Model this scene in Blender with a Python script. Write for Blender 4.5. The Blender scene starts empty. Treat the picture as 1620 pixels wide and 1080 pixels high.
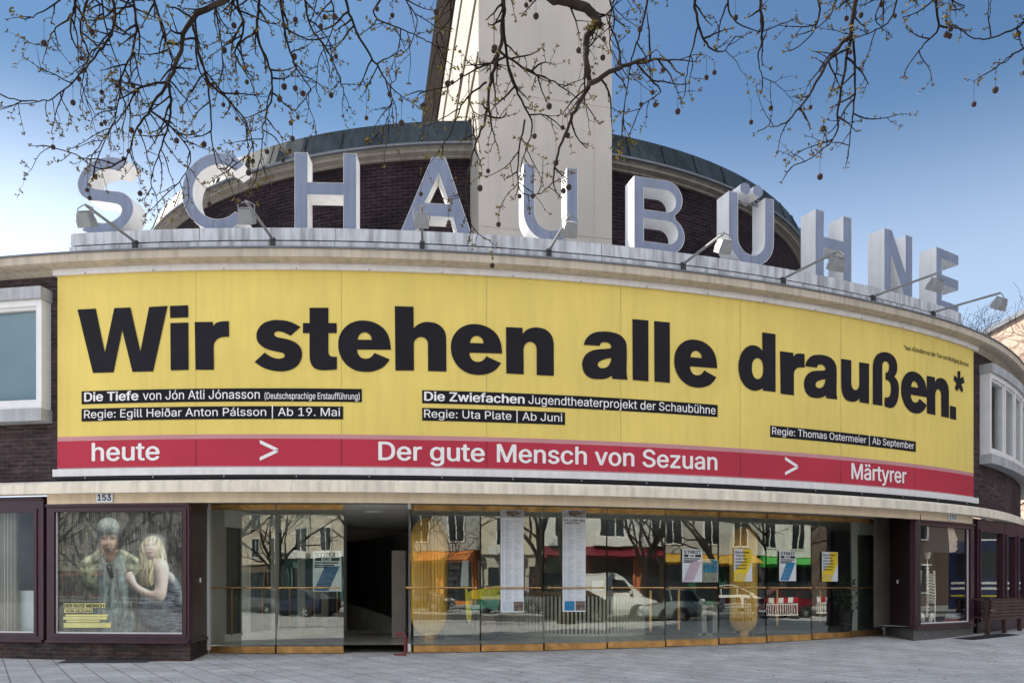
import bpy, math, random, os
from mathutils import Vector, Matrix, noise
from mathutils.geometry import delaunay_2d_cdt
SC = bpy.context.scene
COL = SC.collection
R = math.radians
random.seed(7)
rnd = random.random
def ru(a, b): return a + (b - a) * random.random()

# ------------------------------------------------------------------ camera, sky, sun, exposure
F, CXP, HZ, EYE = 1300.0, 810.0, 929.0, 1.4
cam = bpy.data.objects.new("camera", bpy.data.cameras.new("camera"))
COL.objects.link(cam)
cam.data.sensor_width = 36.0
cam.data.sensor_fit = 'HORIZONTAL'
cam.data.lens = F / 1620 * 36
cam.data.shift_y = (HZ - 540) / 1620
cam.data.clip_start = 0.1
cam.data.clip_end = 2000
cam.location = (0, 0, EYE)
cam.rotation_euler = (R(90), 0, 0)
SC.camera = cam

SUN_EL, SUN_AZ = R(37), R(-56)          # azimuth from +Y towards +X
w = bpy.data.worlds.new("World")
SC.world = w
w.use_nodes = True
nt = w.node_tree
bg = nt.nodes['Background']
sky = nt.nodes.new('ShaderNodeTexSky')
sky.sky_type = 'NISHITA'
sky.sun_disc = False
sky.sun_elevation = SUN_EL
sky.sun_rotation = SUN_AZ
sky.air_density = 1.0
sky.dust_density = 0.6
sky.ozone_density = 3.5
CLOUD_FILL = 9.8
gam = nt.nodes.new('ShaderNodeGamma')            # a slightly hazy spring sky
gam.inputs[1].default_value = 0.78
hsv = nt.nodes.new('ShaderNodeHueSaturation')
hsv.inputs['Saturation'].default_value = 1.25
nt.links.new(sky.outputs[0], gam.inputs[0])
nt.links.new(gam.outputs[0], hsv.inputs['Color'])
# added unseen clouds behind the camera, a fill light for the shaded front
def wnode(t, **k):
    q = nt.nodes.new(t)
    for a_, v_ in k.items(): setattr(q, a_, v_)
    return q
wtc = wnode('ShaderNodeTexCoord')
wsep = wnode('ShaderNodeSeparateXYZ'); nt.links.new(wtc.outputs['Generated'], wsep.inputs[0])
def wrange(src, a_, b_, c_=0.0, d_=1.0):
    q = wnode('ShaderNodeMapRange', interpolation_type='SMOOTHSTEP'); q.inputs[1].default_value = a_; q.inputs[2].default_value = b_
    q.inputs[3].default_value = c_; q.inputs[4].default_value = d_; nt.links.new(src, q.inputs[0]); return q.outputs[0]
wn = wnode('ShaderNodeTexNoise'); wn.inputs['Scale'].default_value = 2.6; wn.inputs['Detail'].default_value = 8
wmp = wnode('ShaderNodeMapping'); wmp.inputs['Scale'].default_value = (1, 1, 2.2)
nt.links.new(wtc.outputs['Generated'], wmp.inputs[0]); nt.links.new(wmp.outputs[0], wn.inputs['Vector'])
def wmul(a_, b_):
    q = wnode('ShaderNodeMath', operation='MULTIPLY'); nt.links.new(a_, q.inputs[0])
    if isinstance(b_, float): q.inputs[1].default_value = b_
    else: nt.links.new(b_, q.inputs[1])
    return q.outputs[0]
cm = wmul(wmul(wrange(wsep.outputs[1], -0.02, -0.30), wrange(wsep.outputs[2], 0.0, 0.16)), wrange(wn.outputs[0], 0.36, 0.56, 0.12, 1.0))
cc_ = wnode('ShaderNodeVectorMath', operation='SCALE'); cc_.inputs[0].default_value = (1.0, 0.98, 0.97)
nt.links.new(wmul(cm, CLOUD_FILL), cc_.inputs['Scale'])
wadd = wnode('ShaderNodeVectorMath', operation='ADD')
hz_a = wmul(wrange(wsep.outputs[2], 0.51, 0.30), wrange(wsep.outputs[0], 0.35, -0.48, 1.9, 5.2))   # pale haze low in the sky, thickest towards the sun
hz_m = wmul(hz_a, wrange(wsep.outputs[1], -0.1, 0.3))
hz_c = wnode('ShaderNodeVectorMath', operation='SCALE'); hz_c.inputs[0].default_value = (0.97, 1.0, 1.06)
nt.links.new(hz_m, hz_c.inputs['Scale'])
wad2 = wnode('ShaderNodeVectorMath', operation='ADD')
cap_ = wnode('ShaderNodeVectorMath', operation='MINIMUM'); cap_.inputs[1].default_value = (0.98, 1.90, 3.40)
nt.links.new(hsv.outputs[0], cap_.inputs[0])
nt.links.new(cap_.outputs[0], wad2.inputs[0]); nt.links.new(hz_c.outputs[0], wad2.inputs[1])
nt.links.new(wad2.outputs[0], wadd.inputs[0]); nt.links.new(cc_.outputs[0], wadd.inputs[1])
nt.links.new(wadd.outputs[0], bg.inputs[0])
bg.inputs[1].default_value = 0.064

sl = bpy.data.lights.new("sun", 'SUN')
sl.energy = 3.6
sl.angle = R(0.5)
sl.color = (1.0, 0.93, 0.82)
so = bpy.data.objects.new("sun", sl)
COL.objects.link(so)
sd = Vector((math.sin(SUN_AZ) * math.cos(SUN_EL), math.cos(SUN_AZ) * math.cos(SUN_EL), math.sin(SUN_EL)))
so.rotation_euler = (-sd).to_track_quat('-Z', 'Y').to_euler()
so.location = sd * 60

vs = SC.view_settings
vs.view_transform = 'Standard'
vs.look = 'None'
vs.exposure = 1.5
vs.gamma = 1.0
SC.cycles.use_denoising = True
SC.cycles.max_bounces = 8
SC.cycles.transparent_max_bounces = 12
SC.cycles.caustics_reflective = False
SC.cycles.sample_clamp_indirect = 6

# ------------------------------------------------------------------ objects and labels
def tag(o, label=None, cat=None, group=None, kind=None):
    if label: o['label'] = label
    if cat: o['category'] = cat
    if group: o['group'] = group
    if kind: o['kind'] = kind
    return o
ORG = {}
def empty(name, loc=(0, 0, 0), label=None, cat=None, group=None):
    o = bpy.data.objects.new(name, None)
    COL.objects.link(o)
    o.location = loc
    o.empty_display_size = 0.2
    ORG[o.name] = Vector(loc)
    return tag(o, label, cat, group)
def copy_tree(o, parent=None):
    c = o.copy()
    COL.objects.link(c)
    if parent: c.parent = parent
    for ch in list(o.children): copy_tree(ch, c)
    return c

class MB:
    def __init__(s): s.v = []; s.f = []; s.m = []; s.u = []
    def face(s, pts, mi=0, uv=None):
        n = len(s.v)
        s.v += [tuple(p) for p in pts]
        s.f.append(tuple(range(n, n + len(pts))))
        s.m.append(mi)
        s.u.append(uv if uv else [(p[0] + p[1], p[2]) for p in pts])
    def obox(s, o, a, b, c, mi=0):
        o, a, b, c = Vector(o), Vector(a), Vector(b), Vector(c)
        if a.cross(b).dot(c) < 0: a, b = b, a
        p = [o, o + a, o + a + b, o + b, o + c, o + a + c, o + a + b + c, o + b + c]
        for q in ((3, 2, 1, 0), (4, 5, 6, 7), (0, 1, 5, 4), (1, 2, 6, 5), (2, 3, 7, 6), (3, 0, 4, 7)):
            s.face([p[i] for i in q], mi)
    def box(s, cx, cy, cz, sx, sy, sz, rz=0, mi=0):
        a = Vector((math.cos(rz), math.sin(rz), 0)); b = Vector((-math.sin(rz), math.cos(rz), 0)); c = Vector((0, 0, 1))
        s.obox(Vector((cx, cy, cz)) - a * sx / 2 - b * sy / 2 - c * sz / 2, a * sx, b * sy, c * sz, mi)
    def tube(s, path, rad, n=6, mi=0, cap=True):
        path = [Vector(p) for p in path]
        if not isinstance(rad, (list, tuple)): rad = [rad] * len(path)
        rings = []
        prev = None
        for i, p in enumerate(path):
            t = (path[min(i + 1, len(path) - 1)] - path[max(i - 1, 0)])
            if t.length < 1e-9: t = Vector((0, 0, 1))
            t.normalize()
            if prev is None:
                a = t.cross(Vector((0, 0, 1)))
                if a.length < 1e-3: a = t.cross(Vector((0, 1, 0)))
            else:
                a = prev - t * prev.dot(t)
                if a.length < 1e-4: a = t.cross(Vector((0.3, 1, 0.2)))
            a.normalize(); prev = a
            b = t.cross(a)
            base = len(s.v)
            for k in range(n):
                an = 2 * math.pi * k / n
                s.v.append(tuple(p + (a * math.cos(an) + b * math.sin(an)) * rad[i]))
            rings.append(base)
        for i in range(len(rings) - 1):
            for k in range(n):
                k2 = (k + 1) % n
                q = (rings[i] + k, rings[i] + k2, rings[i + 1] + k2, rings[i + 1] + k)
                s.f.append(q); s.m.append(mi); s.u.append([(0, 0)] * 4)
        if cap:
            s.f.append(tuple(rings[0] + k for k in reversed(range(n)))); s.m.append(mi); s.u.append([(0, 0)] * n)
            s.f.append(tuple(rings[-1] + k for k in range(n))); s.m.append(mi); s.u.append([(0, 0)] * n)
    def lathe(s, c, prof, n=24, mi=0):
        c = Vector(c)
        for i in range(len(prof) - 1):
            (r0, z0), (r1, z1) = prof[i], prof[i + 1]
            for k in range(n):
                a0, a1 = 2 * math.pi * k / n, 2 * math.pi * (k + 1) / n
                P = lambda r, z, a: c + Vector((r * math.cos(a), r * math.sin(a), z))
                if r0 < 1e-6: s.face([P(r0, z0, a0), P(r1, z1, a1), P(r1, z1, a0)], mi)
                elif r1 < 1e-6: s.face([P(r0, z0, a0), P(r0, z0, a1), P(r1, z1, a0)], mi)
                else: s.face([P(r0, z0, a0), P(r0, z0, a1), P(r1, z1, a1), P(r1, z1, a0)], mi)
    def build(s, name, mats, parent=None, smooth=False, merge=False):
        me = bpy.data.meshes.new(name)
        org = Vector((0, 0, 0))
        if parent is not None:
            org = ORG.get(parent.name, org)
        me.from_pydata([(v[0] - org.x, v[1] - org.y, v[2] - org.z) for v in s.v], [], s.f)
        if not isinstance(mats, (list, tuple)): mats = [mats]
        for m in mats: me.materials.append(m)
        me.polygons.foreach_set('material_index', s.m)
        uvl = me.uv_layers.new(name='UVMap')
        flat = []
        for u in s.u:
            for q in u: flat += [q[0], q[1]]
        uvl.data.foreach_set('uv', flat)
        if smooth: me.polygons.foreach_set('use_smooth', [True] * len(me.polygons))
        me.validate(); me.update()
        if merge:
            import bmesh
            bm = bmesh.new(); bm.from_mesh(me)
            bmesh.ops.remove_doubles(bm, verts=bm.verts, dist=1e-4)
            bmesh.ops.recalc_face_normals(bm, faces=bm.faces)
            bm.to_mesh(me); bm.free()
        o = bpy.data.objects.new(name, me)
        COL.objects.link(o)
        if parent is not None:
            o.parent = parent
            ORG[o.name] = org
        return o

# ------------------------------------------------------------------ materials
MT = {}
def mat(name, c, rough=0.6, var=0.12, scale=3.0, bump=0.0, metal=0.0, streak=0.0, bscale=None, coord='Object', spec=0.5):
    m = bpy.data.materials.new(name); m.use_nodes = True
    n = m.node_tree; b = n.nodes['Principled BSDF']
    b.inputs['Roughness'].default_value = rough
    b.inputs['Metallic'].default_value = metal
    b.inputs['Specular IOR Level'].default_value = spec
    tc = n.nodes.new('ShaderNodeTexCoord')
    nz = n.nodes.new('ShaderNodeTexNoise'); nz.inputs['Scale'].default_value = scale; nz.inputs['Detail'].default_value = 6
    n.links.new(tc.outputs[coord], nz.inputs['Vector'])
    mr = n.nodes.new('ShaderNodeMapRange')
    mr.inputs[1].default_value = 0.3; mr.inputs[2].default_value = 0.7
    mr.inputs[3].default_value = 1 - var; mr.inputs[4].default_value = 1 + var
    n.links.new(nz.outputs[0], mr.inputs[0])
    fac = mr.outputs[0]
    if streak:
        mp = n.nodes.new('ShaderNodeMapping'); mp.inputs['Scale'].default_value = (5, 5, 0.5)
        n.links.new(tc.outputs[coord], mp.inputs[0])
        n2 = n.nodes.new('ShaderNodeTexNoise'); n2.inputs['Scale'].default_value = 1.6; n2.inputs['Detail'].default_value = 8
        n.links.new(mp.outputs[0], n2.inputs['Vector'])
        m2 = n.nodes.new('ShaderNodeMapRange')
        m2.inputs[1].default_value = 0.42; m2.inputs[2].default_value = 0.66
        m2.inputs[3].default_value = 1.0; m2.inputs[4].default_value = 1 - streak
        n.links.new(n2.outputs[0], m2.inputs[0])
        mu = n.nodes.new('ShaderNodeMath'); mu.operation = 'MULTIPLY'
        n.links.new(fac, mu.inputs[0]); n.links.new(m2.outputs[0], mu.inputs[1]); fac = mu.outputs[0]
    vm = n.nodes.new('ShaderNodeVectorMath'); vm.operation = 'SCALE'
    vm.inputs[0].default_value = c[:3]
    n.links.new(fac, vm.inputs['Scale'])
    n.links.new(vm.outputs[0], b.inputs['Base Color'])
    if bump:
        nb = n.nodes.new('ShaderNodeTexNoise'); nb.inputs['Scale'].default_value = bscale or scale * 6; nb.inputs['Detail'].default_value = 5
        n.links.new(tc.outputs[coord], nb.inputs['Vector'])
        bp = n.nodes.new('ShaderNodeBump'); bp.inputs['Strength'].default_value = bump; bp.inputs['Distance'].default_value = 0.02
        n.links.new(nb.outputs[0], bp.inputs['Height']); n.links.new(bp.outputs[0], b.inputs['Normal'])
    MT[name] = m
    return m

def brick_mat(name, c1, c2, mortar, bw=0.26, bh=0.078, ms=0.011):
    m = bpy.data.materials.new(name); m.use_nodes = True
    n = m.node_tree; b = n.nodes['Principled BSDF']; b.inputs['Roughness'].default_value = 0.85; b.inputs['Specular IOR Level'].default_value = 0.12
    tc = n.nodes.new('ShaderNodeTexCoord')
    br = n.nodes.new('ShaderNodeTexBrick')
    n.links.new(tc.outputs['UV'], br.inputs['Vector'])
    br.inputs['Color1'].default_value = (*c1, 1); br.inputs['Color2'].default_value = (*c2, 1); br.inputs['Mortar'].default_value = (*mortar, 1)
    br.inputs['Scale'].default_value = 1; br.inputs['Mortar Size'].default_value = ms; br.inputs['Bias'].default_value = -0.25
    br.inputs['Brick Width'].default_value = bw; br.inputs['Row Height'].default_value = bh; br.offset = 0.5
    mp = n.nodes.new('ShaderNodeMapping'); mp.inputs['Scale'].default_value = (1 / bw, 1 / bh, 1)
    n.links.new(tc.outputs['UV'], mp.inputs[0])
    nz = n.nodes.new('ShaderNodeTexNoise'); nz.inputs['Scale'].default_value = 0.9; nz.inputs['Detail'].default_value = 4
    n.links.new(mp.outputs[0], nz.inputs['Vector'])
    n2 = n.nodes.new('ShaderNodeTexNoise'); n2.inputs['Scale'].default_value = 0.7; n2.inputs['Detail'].default_value = 6
    n.links.new(tc.outputs['UV'], n2.inputs['Vector'])
    ad = n.nodes.new('ShaderNodeMath'); ad.operation = 'MULTIPLY'
    n.links.new(nz.outputs[0], ad.inputs[0]); n.links.new(n2.outputs[0], ad.inputs[1])
    mr = n.nodes.new('ShaderNodeMapRange'); mr.inputs[1].default_value = 0.12; mr.inputs[2].default_value = 0.42; mr.inputs[3].default_value = 0.45; mr.inputs[4].default_value = 1.75
    n.links.new(ad.outputs[0], mr.inputs[0])
    vm = n.nodes.new('ShaderNodeVectorMath'); vm.operation = 'SCALE'
    n.links.new(br.outputs[0], vm.inputs[0]); n.links.new(mr.outputs[0], vm.inputs['Scale'])
    n.links.new(vm.outputs[0], b.inputs['Base Color'])
    bp = n.nodes.new('ShaderNodeBump'); bp.inputs['Strength'].default_value = 0.5; bp.inputs['Distance'].default_value = 0.012
    iv = n.nodes.new('ShaderNodeMath'); iv.operation = 'SUBTRACT'; iv.inputs[0].default_value = 1
    n.links.new(br.outputs['Fac'], iv.inputs[1]); n.links.new(iv.outputs[0], bp.inputs['Height']); n.links.new(bp.outputs[0], b.inputs['Normal'])
    MT[name] = m
    return m

def glass_mat(name, tint, ior, lo=0.0, rough=0.0, wav=0.0):
    m = bpy.data.materials.new(name); m.use_nodes = True
    n = m.node_tree; n.nodes.remove(n.nodes['Principled BSDF']); out = n.nodes['Material Output']
    tr = n.nodes.new('ShaderNodeBsdfTransparent'); tr.inputs[0].default_value = (*tint, 1)
    gl = n.nodes.new('ShaderNodeBsdfGlossy'); gl.inputs['Roughness'].default_value = rough
    gl.inputs[0].default_value = (0.95, 1.0, 0.97, 1)
    fr = n.nodes.new('ShaderNodeFresnel')
    ge = n.nodes.new('ShaderNodeNewGeometry'); mi_ = n.nodes.new('ShaderNodeMath'); mi_.operation = 'MULTIPLY_ADD'   # thin pane: same reflection from either side
    mi_.inputs[1].default_value = 1 / ior - ior; mi_.inputs[2].default_value = ior
    n.links.new(ge.outputs['Backfacing'], mi_.inputs[0]); n.links.new(mi_.outputs[0], fr.inputs[0])
    ad = n.nodes.new('ShaderNodeMath'); ad.operation = 'ADD'; ad.use_clamp = True; ad.inputs[1].default_value = lo
    n.links.new(fr.outputs[0], ad.inputs[0])
    mx = n.nodes.new('ShaderNodeMixShader')
    n.links.new(ad.outputs[0], mx.inputs[0]); n.links.new(tr.outputs[0], mx.inputs[1]); n.links.new(gl.outputs[0], mx.inputs[2])
    n.links.new(mx.outputs[0], out.inputs[0])
    if wav:
        tc = n.nodes.new('ShaderNodeTexCoord'); nz = n.nodes.new('ShaderNodeTexNoise'); nz.inputs['Scale'].default_value = 1.1
        n.links.new(tc.outputs['Object'], nz.inputs['Vector'])
        bp = n.nodes.new('ShaderNodeBump'); bp.inputs['Strength'].default_value = wav; bp.inputs['Distance'].default_value = 0.02
        n.links.new(nz.outputs[0], bp.inputs['Height']); n.links.new(bp.outputs[0], gl.inputs['Normal'])
    MT[name] = m
    return m

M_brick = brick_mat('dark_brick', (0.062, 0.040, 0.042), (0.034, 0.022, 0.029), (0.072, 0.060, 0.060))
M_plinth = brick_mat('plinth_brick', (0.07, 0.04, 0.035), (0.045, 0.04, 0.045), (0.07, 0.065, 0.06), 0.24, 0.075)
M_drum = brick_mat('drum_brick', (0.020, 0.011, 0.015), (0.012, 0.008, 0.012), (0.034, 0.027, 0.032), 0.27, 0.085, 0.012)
M_cream = mat('cream_plaster', (0.80, 0.73, 0.60), 0.7, 0.07, 1.5, 0.15, streak=0.22)
M_beige = mat('beige_plaster', (0.70, 0.575, 0.41), 0.7, 0.06, 1.5, 0.1, streak=0.12)
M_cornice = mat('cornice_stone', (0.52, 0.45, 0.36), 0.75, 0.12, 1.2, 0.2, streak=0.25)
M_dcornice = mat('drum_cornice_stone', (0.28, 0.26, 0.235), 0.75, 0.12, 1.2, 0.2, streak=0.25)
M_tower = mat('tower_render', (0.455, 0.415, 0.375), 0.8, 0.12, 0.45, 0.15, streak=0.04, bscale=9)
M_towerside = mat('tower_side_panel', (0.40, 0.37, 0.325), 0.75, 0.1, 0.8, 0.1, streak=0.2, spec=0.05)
M_darkseam = mat('dark_seam', (0.05, 0.045, 0.04), 0.8)
M_copper = mat('weathered_copper', (0.040, 0.053, 0.062), 0.6, 0.35, 1.2, 0.1, streak=0.35, spec=0.12)
M_ledge = mat('painted_steel', (0.55, 0.565, 0.60), 0.5, 0.08, 2.0, 0.05, streak=0.5)
M_whiterail = mat('white_rail', (0.74, 0.73, 0.73), 0.45, 0.05, 3.0, streak=0.1)
M_black = mat('black_gap', (0.02, 0.02, 0.022), 0.8)
M_gutter = mat('zinc_gutter', (0.13, 0.14, 0.16), 0.5, 0.2)
M_roof = mat('roof_felt', (0.30, 0.29, 0.28), 0.9, 0.2, 0.7)
M_purple = mat('aubergine_paint', (0.050, 0.016, 0.027), 0.32, 0.12, 4)
M_purpled = mat('dark_wood_panel', (0.028, 0.012, 0.014), 0.35, 0.2, 6)
M_granite = mat('speckled_granite', (0.10, 0.10, 0.10), 0.5, 0.75, 38)
M_winwhite = mat('window_white', (0.74, 0.74, 0.74), 0.4, 0.05, 4)
M_wingrey = mat('window_grey_sill', (0.42, 0.43, 0.45), 0.6, 0.12, 3, streak=0.25)
M_brass = mat('brass', (0.95, 0.56, 0.19), 0.22, 0.35, 3.5, 0.5, metal=0.75, bscale=2.2)
M_brassd = mat('brass_worn', (0.62, 0.36, 0.14), 0.38, 0.3, 5, 0.2, metal=1.0, bscale=6)
M_gold = mat('gold_leaf', (1.0, 0.60, 0.12), 0.28, 0.12, 3, 0.15, metal=0.3)
M_yellow = mat('yellow_banner', (0.77, 0.60, 0.155), 0.6, 0.06, 0.7, 0.6, bscale=1.3, streak=0.06, spec=0.3)
M_ink = mat('banner_ink', (0.013, 0.0115, 0.016), 0.6, 0.15, 1.5, spec=0.15)
M_barink = mat('banner_bar_ink', (0.010, 0.010, 0.013), 0.6, 0.1, 1.5, spec=0.15)
M_red = mat('red_banner', (0.45, 0.028, 0.056), 0.55, 0.08, 0.9, 0.35, bscale=1.5, spec=0.3)
M_pink = mat('banner_pink_edge', (0.52, 0.24, 0.26), 0.6, 0.06, 2)
M_seam = mat('banner_seam', (0.50, 0.37, 0.09), 0.7)
M_seamred = mat('banner_seam_red', (0.12, 0.012, 0.02), 0.7)
M_lettering = mat('white_lettering', (0.82, 0.80, 0.80), 0.6, 0.04, 3)
M_lface = mat('letter_face', (0.205, 0.24, 0.335), 0.45, 0.08, 2.0, streak=0.15, spec=0.2)
M_lside = mat('letter_side', (0.88, 0.88, 0.88), 0.45, 0.05, 2.0, streak=0.08)
M_lamp = mat('lamp_grey', (0.25, 0.26, 0.27), 0.5, 0.1, 5)
M_lampd = mat('lamp_dark', (0.03, 0.03, 0.035), 0.6)
M_lampface = mat('lamp_lens', (0.45, 0.40, 0.33), 0.2, 0.1, 5)
M_glass = glass_mat('shop_glass', (0.95, 0.97, 0.95), 1.45, 0.025, 0.0, 0.02)
M_glassd = glass_mat('door_glass', (0.96, 0.98, 0.95), 1.5, 0.065, 0.0, 0.06)
M_winglass = glass_mat('upper_glass', (0.9, 0.95, 0.97), 1.5, 0.03, 0.0, 0.02)
M_bark = mat('plane_bark', (0.035, 0.028, 0.024), 0.9, 0.35, 6, 0.4, spec=0.1)
M_twig = mat('twig_bark', (0.022, 0.016, 0.014), 0.9, 0.3, 8, spec=0.05)
M_bud = mat('young_leaf', (0.17, 0.125, 0.035), 0.8, 0.5, 9, spec=0.0)
M_ball = mat('seed_ball', (0.045, 0.027, 0.024), 0.95, 0.4, 60, 0.8, bscale=160)
M_paper = mat('white_paper', (0.74, 0.78, 0.82), 0.6, 0.04, 2)
M_ptext = mat('print_grey', (0.36, 0.40, 0.46), 0.7)
M_pblack = mat('print_black', (0.02, 0.02, 0.025), 0.7)
M_pblue = mat('print_blue', (0.015, 0.21, 0.42), 0.6)
M_pyellow = mat('print_yellow', (0.85, 0.62, 0.02), 0.6)
M_plilac = mat('print_lilac', (0.55, 0.43, 0.52), 0.6)
# ------------------------------------------------------------------ ground, pavement, road
SA = R(28)
SU = Vector((math.cos(SA), math.sin(SA), 0)); SM = Vector((math.sin(SA), -math.cos(SA), 0))
def st(u, m, z=0.0): return SU * u + SM * m + Vector((0, 0, z))
def gz(Y): return 0.0 if Y < 15.8 else min(0.24, 0.04 * (Y - 15.8))

def pave_mat(name, ang, bw, bh, c1, c2, mo):
    m = bpy.data.materials.new(name); m.use_nodes = True
    n = m.node_tree; b = n.nodes['Principled BSDF']; b.inputs['Roughness'].default_value = 0.8
    tc = n.nodes.new('ShaderNodeTexCoord'); mp = n.nodes.new('ShaderNodeMapping'); mp.inputs['Rotation'].default_value = (0, 0, ang)
    n.links.new(tc.outputs['Object'], mp.inputs[0])
    br = n.nodes.new('ShaderNodeTexBrick'); n.links.new(mp.outputs[0], br.inputs['Vector'])
    br.inputs['Color1'].default_value = (*c1, 1); br.inputs['Color2'].default_value = (*c2, 1); br.inputs['Mortar'].default_value = (*mo, 1)
    br.inputs['Scale'].default_value = 1; br.inputs['Brick Width'].default_value = bw; br.inputs['Row Height'].default_value = bh
    br.inputs['Mortar Size'].default_value = 0.014; br.inputs['Mortar Smooth'].default_value = 0.3; br.offset = 0.5
    nz = n.nodes.new('ShaderNodeTexNoise'); nz.inputs['Scale'].default_value = 1.1; nz.inputs['Detail'].default_value = 9; nz.inputs['Roughness'].default_value = 0.65
    n.links.new(tc.outputs['Object'], nz.inputs['Vector'])
    mr = n.nodes.new('ShaderNodeMapRange'); mr.inputs[1].default_value = 0.3; mr.inputs[2].default_value = 0.7; mr.inputs[3].default_value = 0.70; mr.inputs[4].default_value = 1.2
    n.links.new(nz.outputs[0], mr.inputs[0])
    n3 = n.nodes.new('ShaderNodeTexNoise'); n3.inputs['Scale'].default_value = 14; n3.inputs['Roughness'].default_value = 0.75; n3.inputs['Detail'].default_value = 4
    n.links.new(tc.outputs['Object'], n3.inputs['Vector'])
    m3 = n.nodes.new('ShaderNodeMapRange'); m3.inputs[1].default_value = 0.3; m3.inputs[2].default_value = 0.7; m3.inputs[3].default_value = 0.74; m3.inputs[4].default_value = 1.16
    n.links.new(n3.outputs[0], m3.inputs[0])
    mu = n.nodes.new('ShaderNodeMath'); mu.operation = 'MULTIPLY'; n.links.new(mr.outputs[0], mu.inputs[0]); n.links.new(m3.outputs[0], mu.inputs[1])
    vm = n.nodes.new('ShaderNodeVectorMath'); vm.operation = 'SCALE'
    n.links.new(br.outputs[0], vm.inputs[0]); n.links.new(mu.outputs[0], vm.inputs['Scale']); n.links.new(vm.outputs[0], b.inputs['Base Color'])
    bp = n.nodes.new('ShaderNodeBump'); bp.inputs['Strength'].default_value = 0.4; bp.inputs['Distance'].default_value = 0.01
    iv = n.nodes.new('ShaderNodeMath'); iv.operation = 'SUBTRACT'; iv.inputs[0].default_value = 1
    n.links.new(br.outputs['Fac'], iv.inputs[1]); n.links.new(iv.outputs[0], bp.inputs['Height']); n.links.new(bp.outputs[0], b.inputs['Normal'])
    return m
M_pave = pave_mat('paving_slabs', R(57), 0.60, 0.40, (0.62, 0.61, 0.595), (0.54, 0.53, 0.52), (0.29, 0.28, 0.275))
M_asphalt = mat('asphalt', (0.06, 0.06, 0.063), 0.85, 0.25, 0.8, 0.3, bscale=40)
M_ground = mat('ground_earth', (0.20, 0.19, 0.17), 0.95, 0.2, 0.3)
M_kerb = mat('kerb_granite', (0.35, 0.34, 0.33), 0.8, 0.2, 6)
M_mark = mat('road_paint', (0.75, 0.75, 0.73), 0.6, 0.1, 4)

b = MB(); b.face([(-900, -900, -0.30), (900, -900, -0.30), (900, 900, -0.30), (-900, 900, -0.30)])
tag(b.build('ground', M_ground), kind='structure')
# pavement in front of and under the theatre: a sheet that rises gently to the doors
b = MB()
ys = [-45, 15.8, 21.8, 70]
def kerbY(x): return (SM.x * x - 1.2) / (-SM.y)   # Y of the kerb line at x (m = 1.2)
xs = [-70 + 4 * i for i in range(36)]
for i in range(len(xs) - 1):
    x0, x1 = xs[i], xs[i + 1]
    cols = []
    for x in (x0, x1):
        y0 = kerbY(x)
        cols.append([(x, y, gz(y)) for y in (y0, max(y0 + .01, 15.8), max(y0 + .02, 21.8), 90)])
    for k in range(3):
        b.face([cols[0][k], cols[1][k], cols[1][k + 1], cols[0][k + 1]])
tag(b.build('pavement', M_pave), kind='structure')
def slab(name, m0, m1, z, matl, u0=-120, u1=120):
    b = MB(); b.face([st(u0, m0, z), st(u1, m0, z), st(u1, m1, z), st(u0, m1, z)]); return tag(b.build(name, matl), kind='structure')
slab('road', 1.3, 31, -0.13, M_asphalt)
b = MB(); b.obox(st(-120, 1.2, -0.3), SU * 240, SM * 0.16, Vector((0, 0, 0.3)))
b.obox(st(-120, 12.2, -0.3), SU * 240, SM * 0.16, Vector((0, 0, 0.29))); b.obox(st(-120, 16.8, -0.3), SU * 240, SM * 0.16, Vector((0, 0, 0.29)))
b.obox(st(-120, 26.0, -0.3), SU * 240, SM * 0.16, Vector((0, 0, 0.3)))
tag(b.build('kerb', M_kerb), kind='structure')
slab('median_strip', 12.36, 16.8, -0.015, M_pave)
slab('far_pavement', 26.16, 45, -0.004, M_pave)
b = MB()
for k in range(-30, 30):
    b.face([st(k * 4, 7.5, -0.126), st(k * 4 + 2, 7.5, -0.126), st(k * 4 + 2, 7.62, -0.126), st(k * 4, 7.62, -0.126)])
tag(b.build('road_marking', M_mark), kind='structure')

# dry leaves and specks blown against the building
random.seed(61)
b = MB()
for k in range(130):
    x = ru(-10, 13); y = 11.8 + 7 * rnd() ** 1.3
    if math.hypot(x + 4.584, y - 43.69) < 27.0: continue
    z = gz(y) + .006; s = ru(.012, .035); a = ru(0, 6.28)
    q = [(x + s * math.cos(a + t) * e_, y + s * math.sin(a + t) * e_, z + (.012 if t == 0 else 0)) for t, e_ in ((0, 1.2), (1.57, .5), (3.14, 1.2), (4.71, .5))]
    b.face(q)
tag(b.build('fallen_leaves', mat('dry_leaf', (0.10, 0.07, 0.045), 0.9, 0.5, 5)), kind='stuff', label='small dry leaves scattered over the grey paving', cat='leaves')
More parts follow.
